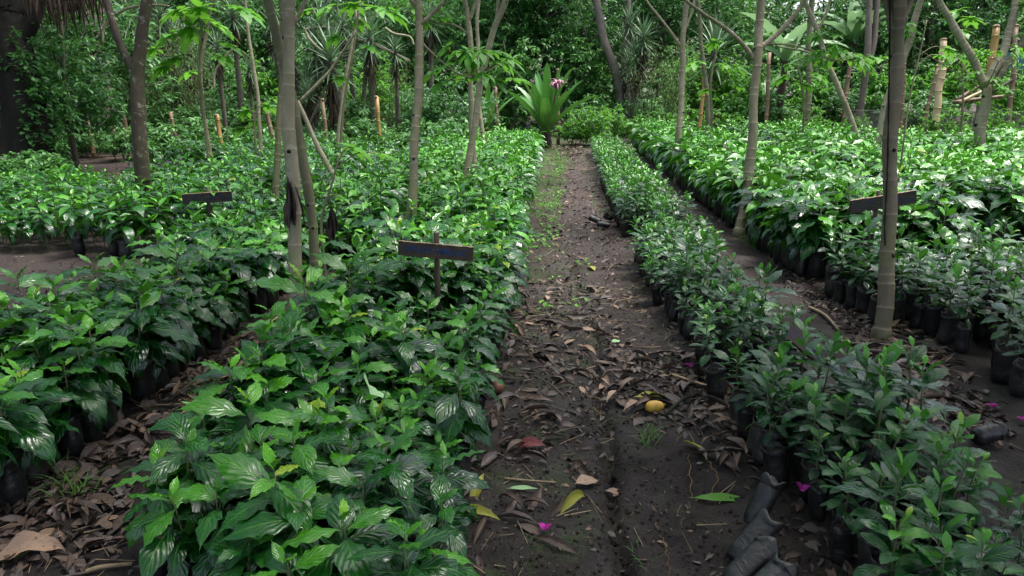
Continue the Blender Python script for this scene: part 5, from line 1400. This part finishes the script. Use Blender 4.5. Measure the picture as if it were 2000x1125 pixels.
# shelter with a blue sheet
t = thing('tarp_shelter', 'blue sheet slung under a dark beam behind the Y-forked tree', 'shelter', (*W2(1960, 26), 0))
ax, ay = W2(1935, 26); bx, by = W2(2060, 26); b0 = Vector((*W2(1960, 26), 0))
zt = WP(1960, 100, 26).z; zb = WP(1960, 140, 26).z
xx, yy = np.meshgrid(np.linspace(0, 1, 20), np.linspace(0, 1, 8), indexing='ij'); g = Geo()
V = np.stack([ax+(bx-ax)*xx-b0.x, ay+(by-ay)*xx-b0.y+.15*np.sin(xx*14)*yy+.2*yy, zt-.05+(zb-zt)*yy-.12*np.sin(PI*xx*2)**2*yy], -1)
i, j = np.meshgrid(np.arange(19), np.arange(7), indexing='ij'); a = (i*8+j).ravel(); g.add(V, np.stack([a, a+8, a+9, a+1], 1)); sh = obj('blue_sheet', g, M['tarp'], t)
so2 = sh.modifiers.new('thickness', 'SOLIDIFY'); so2.thickness = .006
g = Geo(); tube(g, [tuple(Vector((*W2(1890, 26), zt+.05))-b0), tuple(Vector((*W2(2080, 26), zt+.02))-b0)], .09, 8, 0, rough=.05); obj('beam', g, M['roof_dark'], t)
for px in (1900, 2050):
    g = Geo(); tube(g, [tuple(Vector((*W2(px, 26.1), -.1))-b0), tuple(Vector((*W2(px, 26.1), zt))-b0)], .08, 8, 0, rough=.05); obj('post', g, M['roof_dark'], t)

# black sack by the old trunk
v = G(8, 362); t = thing('black_sack', 'black plastic sack at the foot of the old trunk', 'sack', (v.x, v.y, gzf(v.x, v.y)-.02))
g = Geo(); bag_geo(g, np.random.RandomState(3), .46, .30, (0, 0, 0), 26, 14, 0, .22); obj('sack_skin', g, M['bag'], t)
g = Geo(); soil_geo(g, .38, .27, 14); obj('filling', g, M['soil'], t)

# dead palm leaves hanging off the old tree
rs = np.random.RandomState(4)
c = WP(115, -20, 12.8); g = Geo(); n = 150
O = np.stack([rs.uniform(-.55, .75, n), rs.uniform(-.3, .3, n), rs.uniform(-.12, .3, n)], 1)
leaves(g, O, rs.uniform(0, 6.28, n), rs.uniform(-1.5, -.7, n), rs.uniform(.4, .85, n), .06, 5, 2, prof_blade, rs.uniform(-.5, .5, n), .3, .4, .04, 3, rs.rand(n), rng=rs)
hf = obj('hanging_fronds', g, M['thatch'], None, c); tag(hf, 'brown dead fronds hanging off the old fluted trunk', 'fronds')

# dry leaf caught on the thicker twin stem
def dead_hanger(parent, label, px, py, zc, ln, seed, n=14):
    rs = np.random.RandomState(seed); c = WP(px, py, zc); g = Geo()
    leaves(g, np.stack([rs.uniform(-.018, .018, n), rs.uniform(-.03, .0, n), rs.uniform(-.1, .02, n)], 1), rs.uniform(0, 6.28, n), rs.uniform(-1.65, -1.35, n), ln*rs.uniform(.6, 1., n), .05, 6, 3, prof_ovate, rs.uniform(-1, 1, n), rs.uniform(-.2, .2, n), rs.uniform(.6, 1.2, n), .10, 3, rs.rand(n), rng=rs)
    if parent is None: return tag(obj('dead_leaf', g, M['dry_dark'], None, c), label, 'leaf')
    return obj('dead_leaf', g, M['dry_dark'], parent, c-parent.location)
dead_hanger(None, 'blackened shrivelled leaf hanging against the thicker twin stem', 568, 345, 4.46, .30, 1, 22)

# saplings with large lobed leaves
def sapling(label, stem, zc, w_, lv, size, seed, mat='bright', dead=None):
    rs = np.random.RandomState(seed); P = [Vector(p) for p in px_path(stem, zc)]
    z = gzf(P[0].x, P[0].y); base = Vector((P[0].x, P[0].y, z)); P[0].z = min(P[0].z, z-.02) if P[0].z < z+.1 else P[0].z
    if P[0].z > z: P = [Vector((P[0].x, P[0].y, z-.03))]+P
    t = thing('lobed_sapling', label, 'sapling', base, 0, 'saplings with lobed leaves')
    g = Geo(); Q = catmull([p-base for p in P], 30); tube(g, Q, np.linspace(w_, w_*.6, 30)/2/F*zc, 8, .2, rough=.04, seed=seed); obj('stem', g, M['ring_green'], t)
    for px, py, sc_, *dz in lv:
        c = np.array(WP(px, py, zc+(dz[0] if dz else rs.uniform(-.3, .3)))-base); k = int(np.argmin(np.linalg.norm(Q-c, axis=1))); k = max(0, k-3)
        g = Geo(); d = c-Q[k]; az = math.atan2(d[1], d[0])
        palmate(g, [c], az if np.linalg.norm(d[:2]) > .05 else rs.uniform(0, 6), rs.uniform(.25, .7), size*sc_, rs, 7, rs.uniform(.35, .8), 8); lf = obj('leaf', g, M[mat], t)
        g = Geo(); tube(g, catmull([tuple(Q[k]), tuple((Q[k]+c)/2+[0, 0, .06]), tuple(c)], 8), .0045, 6, .3, cap=False); obj('stalk', g, M['ring_green'], lf)
    if dead: dead_hanger(t, None, dead[0], dead[1], zc, .24, seed, 16)
    return t
sapling('slim sapling by the twin stems, bright lobed leaf on top, dead leaf hanging', [(640, 575), (632, 500), (628, 430), (648, 360), (664, 300)], 5.3, 7, [(690, 288, 1.0), (665, 385, .4), (740, 300, .7, .2), (620, 462, .5), (650, 555, .6)], .22, 3, dead=(648, 400))
sapling('tall lobed sapling with bright drooping leaves near the yellow cane', [(406, 300), (396, 200), (388, 120), (396, 40)], 11., 7, [(332, 66, 1.), (372, 52, 1.1), (345, 112, 1.), (420, 45, 1.1), (440, 84, 1.), (318, 130, .8), (470, 16, 1.2), (390, 14, 1.1), (350, 20, 1.), (430, 110, .8), (300, 95, .7), (372, 140, .7)], .40, 5)
sapling('lobed sapling whose yellow-green leaves spread above the yucca thicket', [(664, 310), (672, 200), (690, 100), (700, 20)], 13., 6, [(640, 14, 1.), (690, 8, 1.1), (735, 14, 1.2), (770, 24, 1.), (700, 40, .8), (720, 90, .8), (655, 70, .9), (665, 150, .7), (600, 20, .9)], .40, 7)
sapling('low lobed sapling rooted by the short reddish cane', [(500, 300), (498, 240), (505, 200)], 13., 5, [(480, 215, .8), (520, 205, .9), (500, 235, .8), (470, 250, .7), (540, 190, .7)], .36, 8)
sapling('lobed sapling beside the thin greenish ringed tree', [(1390, 230), (1388, 160), (1402, 90)], 16., 6, [(1360, 122, 1.), (1415, 128, 1.1), (1440, 130, .9), (1395, 80, .8), (1380, 175, .7), (1440, 165, .7)], .44, 9)
sapling('lobed sapling with pale leaves next to the pale slanting tree', [(1570, 230), (1566, 170), (1556, 120)], 15.5, 5, [(1600, 100, .9), (1595, 145, .9), (1530, 150, 1.), (1545, 125, .7), (1575, 165, .7)], .40, 10)
sapling('sapling stem rising right behind the split trunk, star-shaped leaf', [(1762, 300), (1775, 200), (1795, 110), (1810, 40)], 9., 4, [(1722, 112, .9), (1705, 128, .6), (1835, 108, .7), (1850, 95, .7)], .26, 11)
sapling('leafy lobed sapling climbing near the orange bamboo post', [(1880, 220), (1880, 120), (1885, 50)], 18., 5, [(1870, 20, 1.1), (1895, 35, 1.1), (1880, 60, 1.), (1905, 100, .9), (1860, 110, .9)], .42, 12)
